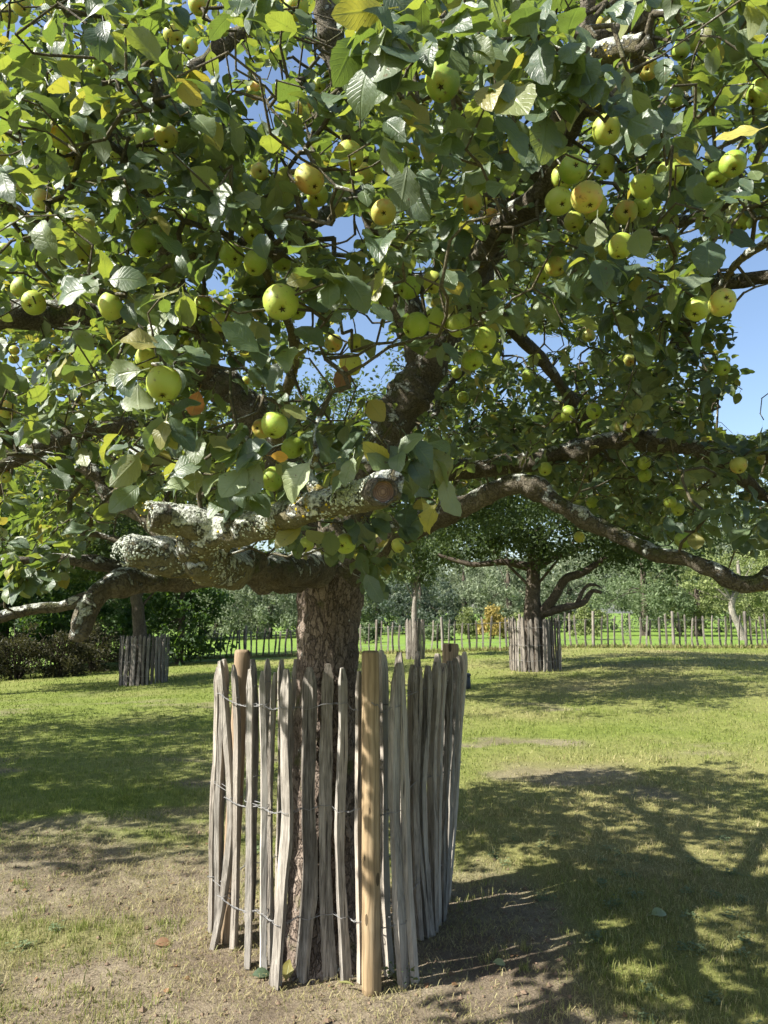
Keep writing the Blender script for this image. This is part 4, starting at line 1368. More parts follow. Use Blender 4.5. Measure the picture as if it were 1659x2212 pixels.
# nothing grows inside fruit, the camera or the guard
px, py, d = proj(SP)
okp = (d > 0.9)
g_in = np.zeros(len(SP), bool)
for cx, cy, rx, ry in GAPS:
    g_in |= ((px - cx) / rx) ** 2 + ((py - cy) / ry) ** 2 < 1
okp &= ~(g_in & (np.arange(len(SP)) < nfr0))
# towards the sun the crown ends just beyond the picture: its outermost spurs stand wide apart there
thin = ((px < -70) & (d < 4.3)) | ((py < -70) & (d < 3.1))
okp &= ~(thin & (rng.uniform(0, 1, len(SP)) < 0.88))
low_near = ((d < 2.3) & (px > 920) & (py > 735)) | ((d < 1.25) & (py > 480)) | ((d < 1.6) & (py > 900) & (px > 640))
okp &= ~(low_near & (np.arange(len(SP)) < nfr0 + len(fr)))
okp &= ~((py > bottom(px) + 12) & (np.arange(len(SP)) < nfr0) & (px > -300) & (px < 1960))
front = np.arange(len(SP)) >= nfr0
isapple = np.arange(len(SP)) >= nfr1
SP, front, isapple = SP[okp], front[okp], isapple[okp]

# ---------------------------------------------------------------- twigs joining every spur to the limbs
nodes = [tuple(v) for v in limb_pts]
node_arr = np.zeros((len(nodes) + len(SP) * 9, 3))
node_arr[:len(nodes)] = limb_pts
parent = [-1] * len(nodes)
nn = len(nodes)
nl0 = nn
d0 = np.array([np.min(np.sum((limb_pts - v) ** 2, 1)) for v in SP])
spur_dir = np.zeros_like(SP)
spur_node = np.zeros(len(SP), int)
for i in np.argsort(d0):
    v = SP[i]
    dvv = node_arr[:nn] - v
    dd = np.sum(dvv ** 2, 1)
    cosv = (dvv @ norm(v - CAM)) / np.sqrt(dd + 1e-9)
    k = int(np.argmin(dd * (1.9 - cosv) ** 2)) if front[i] else int(np.argmin(dd))
    L = math.sqrt(dd[k])
    if L > (0.95 if isapple[i] else 0.42):
        spur_node[i] = -1
        continue
    a = node_arr[k].copy()
    m = max(2, min(8, int(L / 0.05)))
    side = rng.normal(0, 1, 3) * 0.16 * L
    sag = np.array([0, 0, rng.uniform(-0.04, 0.12)]) * L
    last = k
    for s in range(1, m + 1):
        f = s / m
        w = a * (1 - f) + v * f + (side + sag) * math.sin(math.pi * f) + (rng.normal(0, 0.0085, 3) if s < m else 0)
        node_arr[nn] = w
        parent.append(last)
        last = nn
        nn += 1
    spur_node[i] = last
    spur_dir[i] = v - node_arr[parent[last]] if parent[last] >= 0 else v - a
node_arr = node_arr[:nn]

# ---------------------------------------------------------------- leaf rosettes
cnt = np.where(isapple, rng.integers(3, 6, len(SP)), rng.integers(8, 14, len(SP)))
cid = np.repeat(np.arange(len(SP)), cnt)
n = len(cid)
ax = norm(norm(spur_dir[cid]) * 0.6 + np.array([0, 0, 0.55]) + rng.normal(0, 0.25, (n, 3)) * 0.4)
kidx = np.concatenate([np.arange(c) for c in cnt])
az = kidx * 2.39996 + rng.uniform(0, 6.28, len(SP))[cid] + rng.normal(0, 0.25, n)
e1 = norm(np.cross(ax, rng.normal(0, 1, (len(SP), 3))[cid]))
e2 = np.cross(ax, e1)
el = np.radians(rng.uniform(38, 105, n))
ld = ax * np.cos(el)[:, None] + (e1 * np.cos(az)[:, None] + e2 * np.sin(az)[:, None]) * np.sin(el)[:, None]
ld = norm(ld + np.array([0, 0, -1.0]) * (rng.uniform(0.0, 0.75, n) + np.where(front[cid], rng.uniform(0.1, 0.9, n), 0))[:, None])
size = np.clip(rng.normal(0.060, 0.013, n), 0.026, 0.09) * np.where(front[cid], 1.14, 1.0)
pos = SP[cid] + ax * rng.uniform(-0.01, 0.05, n)[:, None] + ld * (size * 0.3)[:, None]
outw = norm(SP[cid] - np.array([-0.2, 3.5, 2.0]))
fr_ = front[cid][:, None]
nm = norm(np.array([0, 0, 1.0]) * 0.7 + ax * 0.45 + outw * np.where(fr_, 0.45, 0.3) + TO_SUN * np.where(fr_, 1.0, 0.35) + rng.normal(0, 0.42, (n, 3)))
R = frames(ld, nm)
var = rng.integers(0, len(VARS), n)
centre = pos + ld * (size * 0.5)[:, None]
ok = allowed(centre, size, ld) & (spur_node[cid] >= 0)
# leaves do not pass through the fat limbs
big = limb_rs > 0.02
lp, lr = limb_pts[big][::2], limb_rs[big][::2]
for s0 in range(0, n, 4000):
    c = centre[s0:s0 + 4000]
    d2 = ((c[:, None, :] - lp[None]) ** 2).sum(-1)
    ok[s0:s0 + 4000] &= ~(d2 < (lr * 0.95)[None] ** 2).any(1)
wgt = np.zeros(nn)
alive = (np.bincount(cid[ok], minlength=len(SP)) > 0) | isapple
for k in spur_node[alive & (spur_node >= 0)]:
    wgt[k] += 1
for k in range(nn - 1, nl0 - 1, -1):
    if parent[k] >= 0:
        wgt[parent[k]] += wgt[k]
seg_a = np.array([parent[k] for k in range(nl0, nn)])
seg_b = np.arange(nl0, nn)
seg_a, seg_b = seg_a[wgt[seg_b] > 0], seg_b[wgt[seg_b] > 0]
rb = np.clip(0.0017 * np.power(np.maximum(wgt[seg_b], 1), 0.42), 0.0016, 0.013)
ra = np.where(seg_a >= nl0, np.clip(0.0017 * np.power(np.maximum(wgt[np.maximum(seg_a, 0)], 1), 0.42), 0.0016, 0.013), rb * 1.25)
A, B = node_arr[seg_a], node_arr[seg_b]
tdir = norm(B - A)
ref = np.where(np.abs(tdir[:, 2:3]) < 0.9, np.array([[0, 0, 1.0]]), np.array([[1.0, 0, 0]]))
u1 = norm(np.cross(tdir, ref))
u2 = np.cross(tdir, u1)
ang = np.arange(5) * 2 * math.pi / 5
ring = u1[:, None, :] * np.cos(ang)[None, :, None] + u2[:, None, :] * np.sin(ang)[None, :, None]
j1 = rng.uniform(0.8, 1.35, (len(A), 5, 1))
VA = A[:, None, :] - tdir[:, None, :] * 0.002 + ring * ra[:, None, None] * j1
VB = B[:, None, :] + tdir[:, None, :] * 0.002 + ring * rb[:, None, None] * j1
V = np.concatenate([VA, VB], 1).reshape(-1, 3)
qq = np.array([(j, (j + 1) % 5, 5 + (j + 1) % 5, 5 + j) for j in range(5)])
Q = (qq[None] + (np.arange(len(A)) * 10)[:, None, None]).reshape(-1, 4)
link('twigs', make_mesh('twigs', V - TREE, [Q], [M['twig']]), apple_tree, kind='stuff')
pos, R, size, var, centre, ld, nm = pos[ok], R[ok], size[ok], var[ok], centre[ok], ld[ok], nm[ok]
print('apple tree leaves', len(pos), 'spurs', len(SP), 'twig segments', len(A))

# the 270 leaves that show largest become objects of their own
px, py, d = proj(centre)
inf = (px > -10) & (px < 1670) & (py > -10) & (py < 2220) & (d > 0.3)
zb = {}
od = np.argsort(d)
vis = np.zeros(len(pos), bool)
CELL = 14
occ = np.full((2212 // CELL + 2, 1659 // CELL + 2), 1e9)
for i in od:
    if not inf[i]:
        continue
    cx, cy = int(px[i] / CELL), int(py[i] / CELL)
    if cx < 0 or cy < 0 or cx >= occ.shape[1] or cy >= occ.shape[0]:
        continue
    if occ[cy, cx] > d[i] - 0.03:
        vis[i] = True
    r = max(1, int(size[i] * F / d[i] * 0.28 / CELL))
    y0, y1, x0, x1 = max(0, cy - r), cy + r + 1, max(0, cx - r), cx + r + 1
    occ[y0:y1, x0:x1] = np.minimum(occ[y0:y1, x0:x1], d[i])
facing = np.abs(np.sum(R[:, :, 2] * norm(CAM - centre), 1))
score = np.where(inf & vis, (size / d) ** 2 * (0.3 + facing), 0)
pick = np.argsort(-score)[:270]
one = np.zeros(len(pos), bool)
one[pick] = True
# the outermost leaves and the lichen-covered branch stand in the sun: what hangs close in front of them towards the light is pruned
drop = np.zeros(len(pos), bool)
u3 = rng.uniform(0, 1, len(pos))
lit = [(centre[i], 0.02, 0.55) for i in pick[:200]]
for k in (2, 3, 5):
    for j in range(0, len(limb_nodes[k]), 3):
        if limb_nodes[k][j][1] < 2.1:
            lit.append((limb_nodes[k][j], 0.035, 1.6))
for c, rad_, far_ in lit:
    dv = centre - c
    tt = dv @ TO_SUN
    off = np.linalg.norm(dv - tt[:, None] * TO_SUN, axis=1)
    drop |= (tt > 0.02) & (tt < far_) & (off < rad_ + size * 0.3) & (u3 < 0.72)
drop &= ~one
lv = rng.uniform(0, 1, len(pos))
LEAF_ME = []
for k, (tv, tq, tu) in enumerate(LEAF_HI):
    LEAF_ME.append(make_mesh('leaf', tv, [tq], [M['leaf']], True, {'luv': tu, 'lv': np.zeros(len(tv))}))


def put_leaf(parent, origin, pos_, R_, size_, me_, label=None, name='leaf', **k):
    o = link(name, me_, parent, label=label, **k)
    m = Matrix([[*(R_[r] * size_), 0] for r in range(3)] + [[0, 0, 0, 1]])
    m.translation = Vector(np.asarray(pos_) - origin)
    o.matrix_local = m
    return o


for i in pick:
    put_leaf(apple_tree, TREE, pos[i], R[i], size[i], LEAF_ME[var[i]])
rest = ~one & ~drop
link('foliage', merge_leaves('foliage', pos[rest], R[rest], size[rest], var[rest], M['leaf'], TREE, LEAF_LO, lv[rest]), apple_tree, kind='stuff')

# leaves that stand out one by one: (base x, y, tip x, y, depth, material)
HAND = [(668, 1000, 590, 1132, 1.42, 'leaf_pale'), (945, 1090, 900, 1168, 1.9, 'leaf_yellow'), (912, 1086, 935, 1150, 1.95, 'leaf_yellow'), (585, 985, 622, 988, 1.42, 'leaf_orange'), (430, 845, 412, 905, 1.6, 'leaf_brown'),
        (745, 790, 733, 848, 1.8, 'leaf_brown'), (960, 1035, 985, 1122, 1.6, None), (790, 1240, 832, 1318, 2.0, None), (650, 1140, 592, 1180, 1.65, None), (590, 965, 505, 985, 1.45, None), (198, 622, 100, 645, 1.4, None),
        (228, 612, 226, 542, 1.42, None), (236, 605, 312, 600, 1.45, None), (305, 800, 218, 815, 1.35, None), (345, 748, 258, 733, 1.36, None), (298, 830, 300, 905, 1.45, None), (348, 900, 330, 985, 1.42, None),
        (300, 985, 240, 1050, 1.5, None), (300, 1050, 236, 1102, 1.6, None), (375, 1020, 440, 985, 1.55, None), (410, 1040, 352, 1052, 1.55, 'leaf_pale'), (530, 1010, 480, 1075, 1.5, 'leaf_pale'), (560, 1000, 505, 1085, 1.48, None),
        (680, 590, 620, 610, 1.4, None), (575, 560, 555, 500, 1.42, None), (380, 430, 445, 432, 1.6, None), (350, 390, 292, 400, 1.6, None), (830, 60, 835, 240, 1.0, None), (800, 140, 765, 250, 1.02, None), (770, 80, 725, 180, 1.05, None),
        (1040, 120, 965, 140, 1.2, None), (1190, 80, 1125, 140, 1.15, None), (1255, 160, 1340, 190, 1.2, None), (1180, 250, 1170, 350, 1.2, None), (1120, 260, 1125, 350, 1.22, None), (880, 360, 862, 470, 1.3, None),
        (1060, 350, 1010, 420, 1.35, None), (1290, 470, 1285, 545, 1.5, None), (1530, 520, 1530, 590, 1.55, None), (1540, 600, 1460, 610, 1.5, None), (840, 990, 785, 965, 1.5, 'leaf_yellow'), (860, 985, 905, 930, 1.5, None),
        (1200, 200, 1130, 170, 1.15, None), (700, 750, 640, 700, 1.55, None), (560, 760, 480, 700, 1.4, None), (1640, 280, 1545, 300, 1.3, 'leaf_yellow'), (830, 20, 720, 30, 1.0, None), (850, 70, 790, 5, 1.0, None),
        (960, 40, 1040, 20, 1.1, None), (1160, 10, 1110, 70, 1.1, None)]
SPECIAL = {}
for (bx, by, tx, ty, d, mk) in HAND:
    b = P(bx, by, d)
    t_ = P(tx, ty, d + rng.uniform(-0.05, 0.03))
    L = min(np.linalg.norm(t_ - b), 0.092)
    dirv = norm(t_ - b)
    nrm_ = norm(norm(CAM - b) * 0.8 + np.array([0, 0, 0.55]) + rng.normal(0, 0.25, 3))
    R_ = frames(dirv[None], nrm_[None])[0]
    if mk == 'leaf_pale':
        R_ = frames(dirv[None], norm(CAM - b + TO_SUN)[None])[0]
    k = int(rng.integers(len(VARS)))
    me_ = LEAF_ME[k]
    lab = None
    if mk:
        key = (k, mk)
        if key not in SPECIAL:
            SPECIAL[key] = me_.copy()
            SPECIAL[key].materials[0] = M[mk]
        me_ = SPECIAL[key]
        lab = {'leaf_pale': 'pale grey-green leaf', 'leaf_yellow': 'yellowing leaf', 'leaf_orange': 'small bright orange leaf', 'leaf_brown': 'brown withered leaf'}[mk]
    # some of the tops are turned away, showing their undersides
    if not mk and rng.uniform() < 0.25:
        R_[:, 0] *= -1
        R_[:, 2] *= -1
    put_leaf(apple_tree, TREE, b, R_, L * 1.03, me_, lab)


# ---------------------------------------------------------------- the other trees, bushes and fences
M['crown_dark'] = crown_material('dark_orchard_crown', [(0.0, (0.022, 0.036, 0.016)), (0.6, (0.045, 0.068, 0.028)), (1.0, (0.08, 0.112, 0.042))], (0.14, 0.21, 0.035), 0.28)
M['crown_hedge_shaded'] = crown_material('shaded_hedge_crown', [(0.0, (0.014, 0.032, 0.010)), (0.6, (0.030, 0.06, 0.016)), (1.0, (0.055, 0.10, 0.025))], (0.12, 0.22, 0.02), 0.3)  # green darkened: shade from neighbouring trees is put into the colour
M['crown_brown_shaded'] = crown_material('shaded_brown_bush_crown', [(0.0, (0.02, 0.022, 0.010)), (0.6, (0.04, 0.04, 0.018)), (1.0, (0.085, 0.078, 0.034))], (0.10, 0.10, 0.03), 0.25)  # scrub brown, darkened so the colour carries the shade at the left
M['crown_willow'] = crown_material('willow_crown', [(0.0, (0.09, 0.115, 0.07)), (0.6, (0.175, 0.21, 0.13)), (1.0, (0.28, 0.315, 0.21))], (0.22, 0.28, 0.11), 0.25)
M['crown_blue'] = crown_material('blue_willow_crown', [(0.0, (0.045, 0.066, 0.05)), (0.6, (0.088, 0.115, 0.085)), (1.0, (0.15, 0.18, 0.13))], (0.11, 0.16, 0.06), 0.25)
M['crown_mid'] = crown_material('mid_green_crown', [(0.0, (0.06, 0.088, 0.042)), (0.6, (0.12, 0.16, 0.078)), (1.0, (0.20, 0.245, 0.125))], (0.19, 0.27, 0.07), 0.25)
M['crown_lime'] = crown_material('yellow_green_crown', [(0.0, (0.085, 0.11, 0.035)), (0.6, (0.16, 0.19, 0.07)), (1.0, (0.25, 0.28, 0.11))], (0.25, 0.31, 0.07), 0.25)
M['crown_yellow'] = crown_material('yellow_shrub_crown', [(0.0, (0.15, 0.115, 0.03)), (0.6, (0.27, 0.21, 0.055)), (1.0, (0.38, 0.30, 0.09))], (0.36, 0.29, 0.06), 0.25)


def cloud(centers, sig, n, size, up=0.4, hang=0.0, aspect=0.55):
    """n small leaf faces spread in clumps; returns vertices, quads and a value per vertex"""
    ci = rng.integers(0, len(centers), n)
    s = sig[ci] if np.ndim(sig) else sig
    off = rng.normal(0, 1, (n, 3))
    off = norm(off) * (np.abs(rng.normal(0, 0.65, (n, 1))) + 0.25)
    off[:, 2] = off[:, 2] * 0.75 - hang * np.abs(rng.normal(0, 1, n))
    c = centers[ci] + off * (s[:, None] if np.ndim(s) else s)
    nrm_ = norm(rng.normal(0, 1, (n, 3)) + norm(off) * 0.6 + [0, 0, up])
    d = norm(np.cross(nrm_, rng.normal(0, 1, (n, 3))) + [0, 0, -hang])
    Rm = frames(d, nrm_)
    L = size * np.exp(rng.normal(0, 0.28, n))
    tv = np.array([(0, -0.5, 0), (aspect * 0.5, -0.02, 0.10), (0, 0.5, -0.06), (-aspect * 0.5, -0.02, 0.10)])
    V = (np.einsum('nij,mj->nmi', Rm, tv) * L[:, None, None] + c[:, None, :]).reshape(-1, 3)
    Q = (np.arange(n) * 4)[:, None] + np.array([[0, 1, 2, 3]])
    clv = rng.uniform(0, 1, len(centers))[ci]
    lv_ = np.repeat(np.clip(0.35 * clv + 0.65 * rng.uniform(0, 1, n), 0, 1), 4)
    return V, Q, lv_


def blob_points(blobs, n, shell=0.55):
    w = np.array([b[3] * b[4] * b[5] for b in blobs]) ** 0.75
    k = rng.choice(len(blobs), n, p=w / w.sum())
    B_ = np.array(blobs)[k]
    dr = norm(rng.normal(0, 1, (n, 3)))
    rad = rng.uniform(shell, 1, (n, 1)) ** 0.8 * (1 + 0.16 * rng.normal(0, 1, (n, 1)))
    return B_[:, :3] + dr * rad * B_[:, 3:]


def bg_tree(name, base, label, cat, trunk, blobs, nclump, sig, nleaf, lsize, cmat, bmat='far_bark', group=None, limbs=(), up=0.4, hang=0.0, aspect=0.55, shell=0.5, nbranch=14, amp=0.02):
    """base: ground point; trunk: [(dx, dy, z, r)]; blobs: (dx, dy, z, rx, ry, rz)"""
    base = np.asarray(base, float)
    t = thing(name, base, label, cat, group)
    cl = blob_points(blobs, nclump, shell)
    if trunk:
        p = np.array([q[:3] for q in trunk], float)
        pr, rr = resample(p, [q[3] for q in trunk], 0.12)
        V, Q, T = sweep(pr, rr, 14, amp, 5)
        link('trunk', make_mesh('trunk', V, [Q, T], [M[bmat]]), t)
        src = pr[len(pr) // 2:]
        rs = rr[len(pr) // 2:]
        for lm in limbs:
            p = np.array([q[:3] for q in lm], float)
            a, b = resample(p, [q[3] for q in lm], 0.1)
            V, Q, T = sweep(a, b, 9, amp * 0.6, 7)
            link('limb', make_mesh('limb', V, [Q, T], [M[bmat]]), t)
        bag = Bag()
        for k in rng.choice(len(cl), min(nbranch, len(cl)), replace=False):
            c = cl[k]
            i = int(np.argmin(np.linalg.norm(src - (c * [1, 1, 0.55]), axis=1)))
            a = src[i]
            m = (a + c) / 2 + [0, 0, 0.12 * np.linalg.norm(c - a)] + rng.normal(0, 0.06, 3) * np.linalg.norm(c - a)
            pr2, rr2 = resample([a, m, c], [rs[i] * 0.22, rs[i] * 0.12, rs[i] * 0.04], 0.2)
            V, Q, T = sweep(pr2, rr2, 6, 0)
            bag.add(V, Q, T)
        if bag.n:
            link('branches', bag.mesh('branches', [M[bmat]]), t, kind='stuff')
    V, Q, lv_ = cloud(cl, sig, nleaf, lsize, up, hang, aspect)
    link('crown', make_mesh('crown', V, [Q], [M[cmat]], False, {'lv': lv_}), t)
    return t


def ground_point(px, d):
    x = (px - CX) / F * d
    return np.array([x, d, float(ground_z(x, d)[0])])


# the paling guards round the other trees share a few pale shapes
FAR_STAKE = []
for k in range(5):
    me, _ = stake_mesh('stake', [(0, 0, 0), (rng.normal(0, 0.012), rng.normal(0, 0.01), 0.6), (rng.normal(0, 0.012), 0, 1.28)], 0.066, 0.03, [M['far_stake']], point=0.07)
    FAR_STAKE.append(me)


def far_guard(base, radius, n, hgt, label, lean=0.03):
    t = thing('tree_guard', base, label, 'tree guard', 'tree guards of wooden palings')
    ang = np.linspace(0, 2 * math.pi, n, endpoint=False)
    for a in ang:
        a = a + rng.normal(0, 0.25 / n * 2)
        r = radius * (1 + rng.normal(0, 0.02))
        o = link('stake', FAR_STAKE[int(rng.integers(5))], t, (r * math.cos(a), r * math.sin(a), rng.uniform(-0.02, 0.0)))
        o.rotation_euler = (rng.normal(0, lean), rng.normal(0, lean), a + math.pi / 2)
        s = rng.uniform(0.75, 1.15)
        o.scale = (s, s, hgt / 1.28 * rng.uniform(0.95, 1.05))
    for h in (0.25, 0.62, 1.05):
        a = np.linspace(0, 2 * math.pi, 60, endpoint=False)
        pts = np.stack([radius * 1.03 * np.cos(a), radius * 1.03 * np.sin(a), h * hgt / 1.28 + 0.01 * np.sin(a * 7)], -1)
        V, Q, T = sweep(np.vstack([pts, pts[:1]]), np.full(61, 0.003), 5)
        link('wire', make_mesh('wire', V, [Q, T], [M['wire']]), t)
    return t


# right: old orchard tree with a short trunk inside a guard
bR = ground_point(1150, 18.2)
far_guard(bR, 0.61, 40, 1.28, 'paling guard round the thick-trunked tree right of centre, dappled with light', 0.02)
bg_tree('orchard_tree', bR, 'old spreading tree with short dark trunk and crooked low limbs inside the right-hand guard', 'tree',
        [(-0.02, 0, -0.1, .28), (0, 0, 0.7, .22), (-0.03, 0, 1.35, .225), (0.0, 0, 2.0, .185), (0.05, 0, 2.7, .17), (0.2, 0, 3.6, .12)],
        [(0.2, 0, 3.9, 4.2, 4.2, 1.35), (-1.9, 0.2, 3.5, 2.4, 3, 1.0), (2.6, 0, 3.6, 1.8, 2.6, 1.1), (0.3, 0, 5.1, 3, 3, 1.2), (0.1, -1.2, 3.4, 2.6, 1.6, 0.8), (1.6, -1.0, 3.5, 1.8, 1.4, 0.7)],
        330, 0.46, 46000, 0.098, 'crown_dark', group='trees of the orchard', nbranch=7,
        limbs=[[(0.1, 0, 1.3, .15), (0.45, -0.2, 1.75, .12), (0.75, -0.3, 2.25, .11), (1.15, -0.35, 2.4, .10), (1.7, -0.4, 2.75, .07), (2.3, -0.4, 3.2, .05)],
               [(0.25, -0.1, 1.4, .12), (0.75, -0.3, 1.55, .09), (1.15, -0.35, 1.65, .08), (1.4, -0.35, 1.95, .06), (1.62, -0.4, 1.9, .04)],
               [(1.0, -0.33, 1.62, .06), (1.25, -0.3, 2.05, .045), (1.5, -0.3, 2.1, .035), (1.66, -0.3, 2.02, .02)],
               [(0.0, 0, 2.55, .13), (-0.7, 0.1, 2.7, .09), (-1.5, 0.2, 2.65, .07), (-2.4, 0.3, 2.9, .05)],
               [(0.1, 0, 2.6, .12), (0.9, 0.3, 2.95, .08), (1.9, 0.4, 3.2, .05)]])
# middle: slender young tree
bM = ground_point(896, 24.0)
far_guard(bM, 0.30, 22, 1.28, 'narrow paling guard round the slender young tree just right of the big trunk', 0.015)
bg_tree('young_tree', bM, 'slender young tree with thin pale stem inside the narrow guard', 'tree',
        [(0, 0, -0.1, .11), (-0.03, 0, 1.3, .09), (0.02, 0, 2.4, .08), (0, 0, 3.8, .05)],
        [(0, 0, 3.6, 1.3, 1.3, 1.0), (0.1, 0, 2.75, 0.55, 0.6, 0.5)], 70, 0.3, 8000, 0.10, 'crown_mid', 'pale_bark', 'trees of the orchard', nbranch=10)
# left: dark leaning tree
bL = ground_point(322, 19.3)
far_guard(bL, 0.60, 34, 1.26, 'shaded paling guard round the dark tree on the left', 0.02)
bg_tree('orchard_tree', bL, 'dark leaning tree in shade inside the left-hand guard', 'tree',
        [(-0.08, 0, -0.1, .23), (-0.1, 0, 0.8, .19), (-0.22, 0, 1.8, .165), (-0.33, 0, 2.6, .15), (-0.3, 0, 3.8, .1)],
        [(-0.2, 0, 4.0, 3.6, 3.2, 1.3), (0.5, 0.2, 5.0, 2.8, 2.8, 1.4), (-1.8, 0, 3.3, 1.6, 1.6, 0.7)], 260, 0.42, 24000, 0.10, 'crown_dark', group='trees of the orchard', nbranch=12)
# behind the apple tree: next in the row, its trunk just hidden
bB = ground_point(690, 12.2)
bg_tree('orchard_tree', bB, 'orchard tree standing directly behind the big trunk, its crown above it', 'tree',
        [(0, 0, -0.1, .2), (0, 0, 0.9, .16), (0.02, 0, 2.0, .15), (0.1, 0, 3.2, .1)],
        [(0.4, 0.3, 3.7, 2.8, 3.1, 1.1), (1.7, 0.4, 3.9, 2.4, 2.6, 1.0), (0.2, 0.6, 4.7, 2.6, 2.8, 1.1), (3.3, 0.4, 4.2, 2.0, 2.2, 1.0)], 320, 0.38, 34000, 0.085, 'crown_dark', group='trees of the orchard', nbranch=26)
# far left: next tree of the row, its crown closing the view above the scrub and shading the left guard
bF = ground_point(-70, 17.6)
bg_tree('orchard_tree', bF, 'dark orchard tree at the left edge, its crown above the scrub', 'tree',
        [(0, 0, -0.1, .2), (0, 0, 0.9, .16), (0.02, 0, 2.0, .15), (0.1, 0, 3.2, .1)],
        [(0.4, 0.3, 3.9, 2.6, 2.4, 1.2), (1.0, 0.6, 4.9, 2.4, 2.4, 1.1), (-1.2, 0.2, 4.0, 2.0, 2.0, 1.2)], 170, 0.42, 20000, 0.095, 'crown_hedge_shaded', group='trees of the orchard', nbranch=12)
# left, beyond the picture's edge: the tree whose shade lies over the left of the lawn
bS = np.array([-7.6, 6.9, float(ground_z(-7.6, 6.9)[0])])
bg_tree('orchard_tree', bS, 'orchard tree at the far left whose shade lies across the lawn', 'tree',
        [(0, 0, -0.1, .2), (0, 0, 0.9, .16), (0.02, 0, 2.0, .15), (0.1, 0, 3.2, .1)],
        [(0, 0.3, 3.3, 2.8, 2.0, 1.0), (0.3, 2.6, 3.2, 2.6, 1.8, 0.9), (0, 0.6, 4.1, 2.4, 2.4, 0.9)], 180, 0.42, 12000, 0.11, 'crown_dark', group='trees of the orchard', nbranch=16)
bS = np.array([-6.3, 4.3, float(ground_z(-6.3, 4.3)[0])])
bg_tree('orchard_tree', bS, 'orchard tree just beyond the left edge whose shade lies behind the worn earth', 'tree',
        [(0, 0, -0.1, .17), (0, 0, 0.9, .14), (0.02, 0, 2.0, .12), (0.1, 0, 3.2, .08)],
        [(0.2, 0.2, 3.2, 2.0, 1.4, 0.8), (0.1, 1.2, 3.4, 2.0, 1.3, 0.8)], 110, 0.38, 8500, 0.11, 'crown_dark', group='trees of the orchard', nbranch=14)

# left: hedge trees and brown scrub at the edge of the lawn
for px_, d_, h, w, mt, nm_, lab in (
        (395, 27.0, 4.2, 1.6, 'crown_hedge_shaded', 'hornbeam', 'dark green leafy tree reaching the ground just right of the left guard'),
        (20, 27.0, 10.5, 3.6, 'crown_hedge_shaded', 'hornbeam', 'tall dark tree at the left edge behind the brown scrub'),
        (190, 30.0, 10.0, 3.6, 'crown_hedge_shaded', 'hornbeam', 'tall dark tree behind the left guard'),
        (-170, 26.0, 10.5, 3.4, 'crown_hedge_shaded', 'hornbeam', 'tall dark tree beyond the left edge of the lawn')):
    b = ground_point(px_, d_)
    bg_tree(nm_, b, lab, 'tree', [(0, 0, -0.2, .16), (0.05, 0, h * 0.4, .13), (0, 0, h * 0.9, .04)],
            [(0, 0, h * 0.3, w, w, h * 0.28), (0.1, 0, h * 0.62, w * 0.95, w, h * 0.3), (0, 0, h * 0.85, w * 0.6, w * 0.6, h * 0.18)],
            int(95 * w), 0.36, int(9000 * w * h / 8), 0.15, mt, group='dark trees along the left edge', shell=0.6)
for px_, d_, h, w, lab in ((50, 23.0, 1.9, 1.3, 'brown tangled scrub bush at the left edge'), (150, 23.5, 1.6, 1.0, 'low brown scrub bush between the left edge and the guard'),
                           (215, 25.0, 2.0, 1.1, 'brown scrub bush just left of the shaded guard'), (-70, 22.5, 2.1, 1.4, 'brown scrub bush half outside the left edge'), (300, 28.5, 1.6, 1.2, 'low dark bush behind the left guard')):
    b = ground_point(px_, d_)
    t = thing('scrub_bush', b, lab, 'bush', 'brown scrub along the left edge')
    V, Q, lv_ = cloud(blob_points([(0, 0, h * 0.42, w, w * 0.8, h * 0.5), (0.3, 0, h * 0.3, w * 0.9, w * 0.7, h * 0.4)], 60, 0.3), 0.25, 3200, 0.11, 0.2, 0.1, 0.35)
    V[:, 2] = np.maximum(V[:, 2], 0.01)
    link('crown', make_mesh('crown', V, [Q], [M['crown_brown_shaded' if px_ < 290 else 'crown_hedge_shaded']], False, {'lv': lv_}), t)
    bag = Bag()
    for k in range(16):
        a = rng.uniform(0, 6.28)
        e = np.array([math.cos(a) * w * rng.uniform(0.2, 0.9), math.sin(a) * w * 0.6, h * rng.uniform(0.5, 0.95)])
        pr, rr = resample([(e[0] * 0.15, e[1] * 0.15, 0), e * [0.5, 0.5, 0.6], e], [0.025, 0.016, 0.006], 0.15)
        V, Q, T = sweep(pr, rr, 5)
        bag.add(V, Q, T)
    link('stems', bag.mesh('stems', [M['far_bark']]), t, kind='stuff')

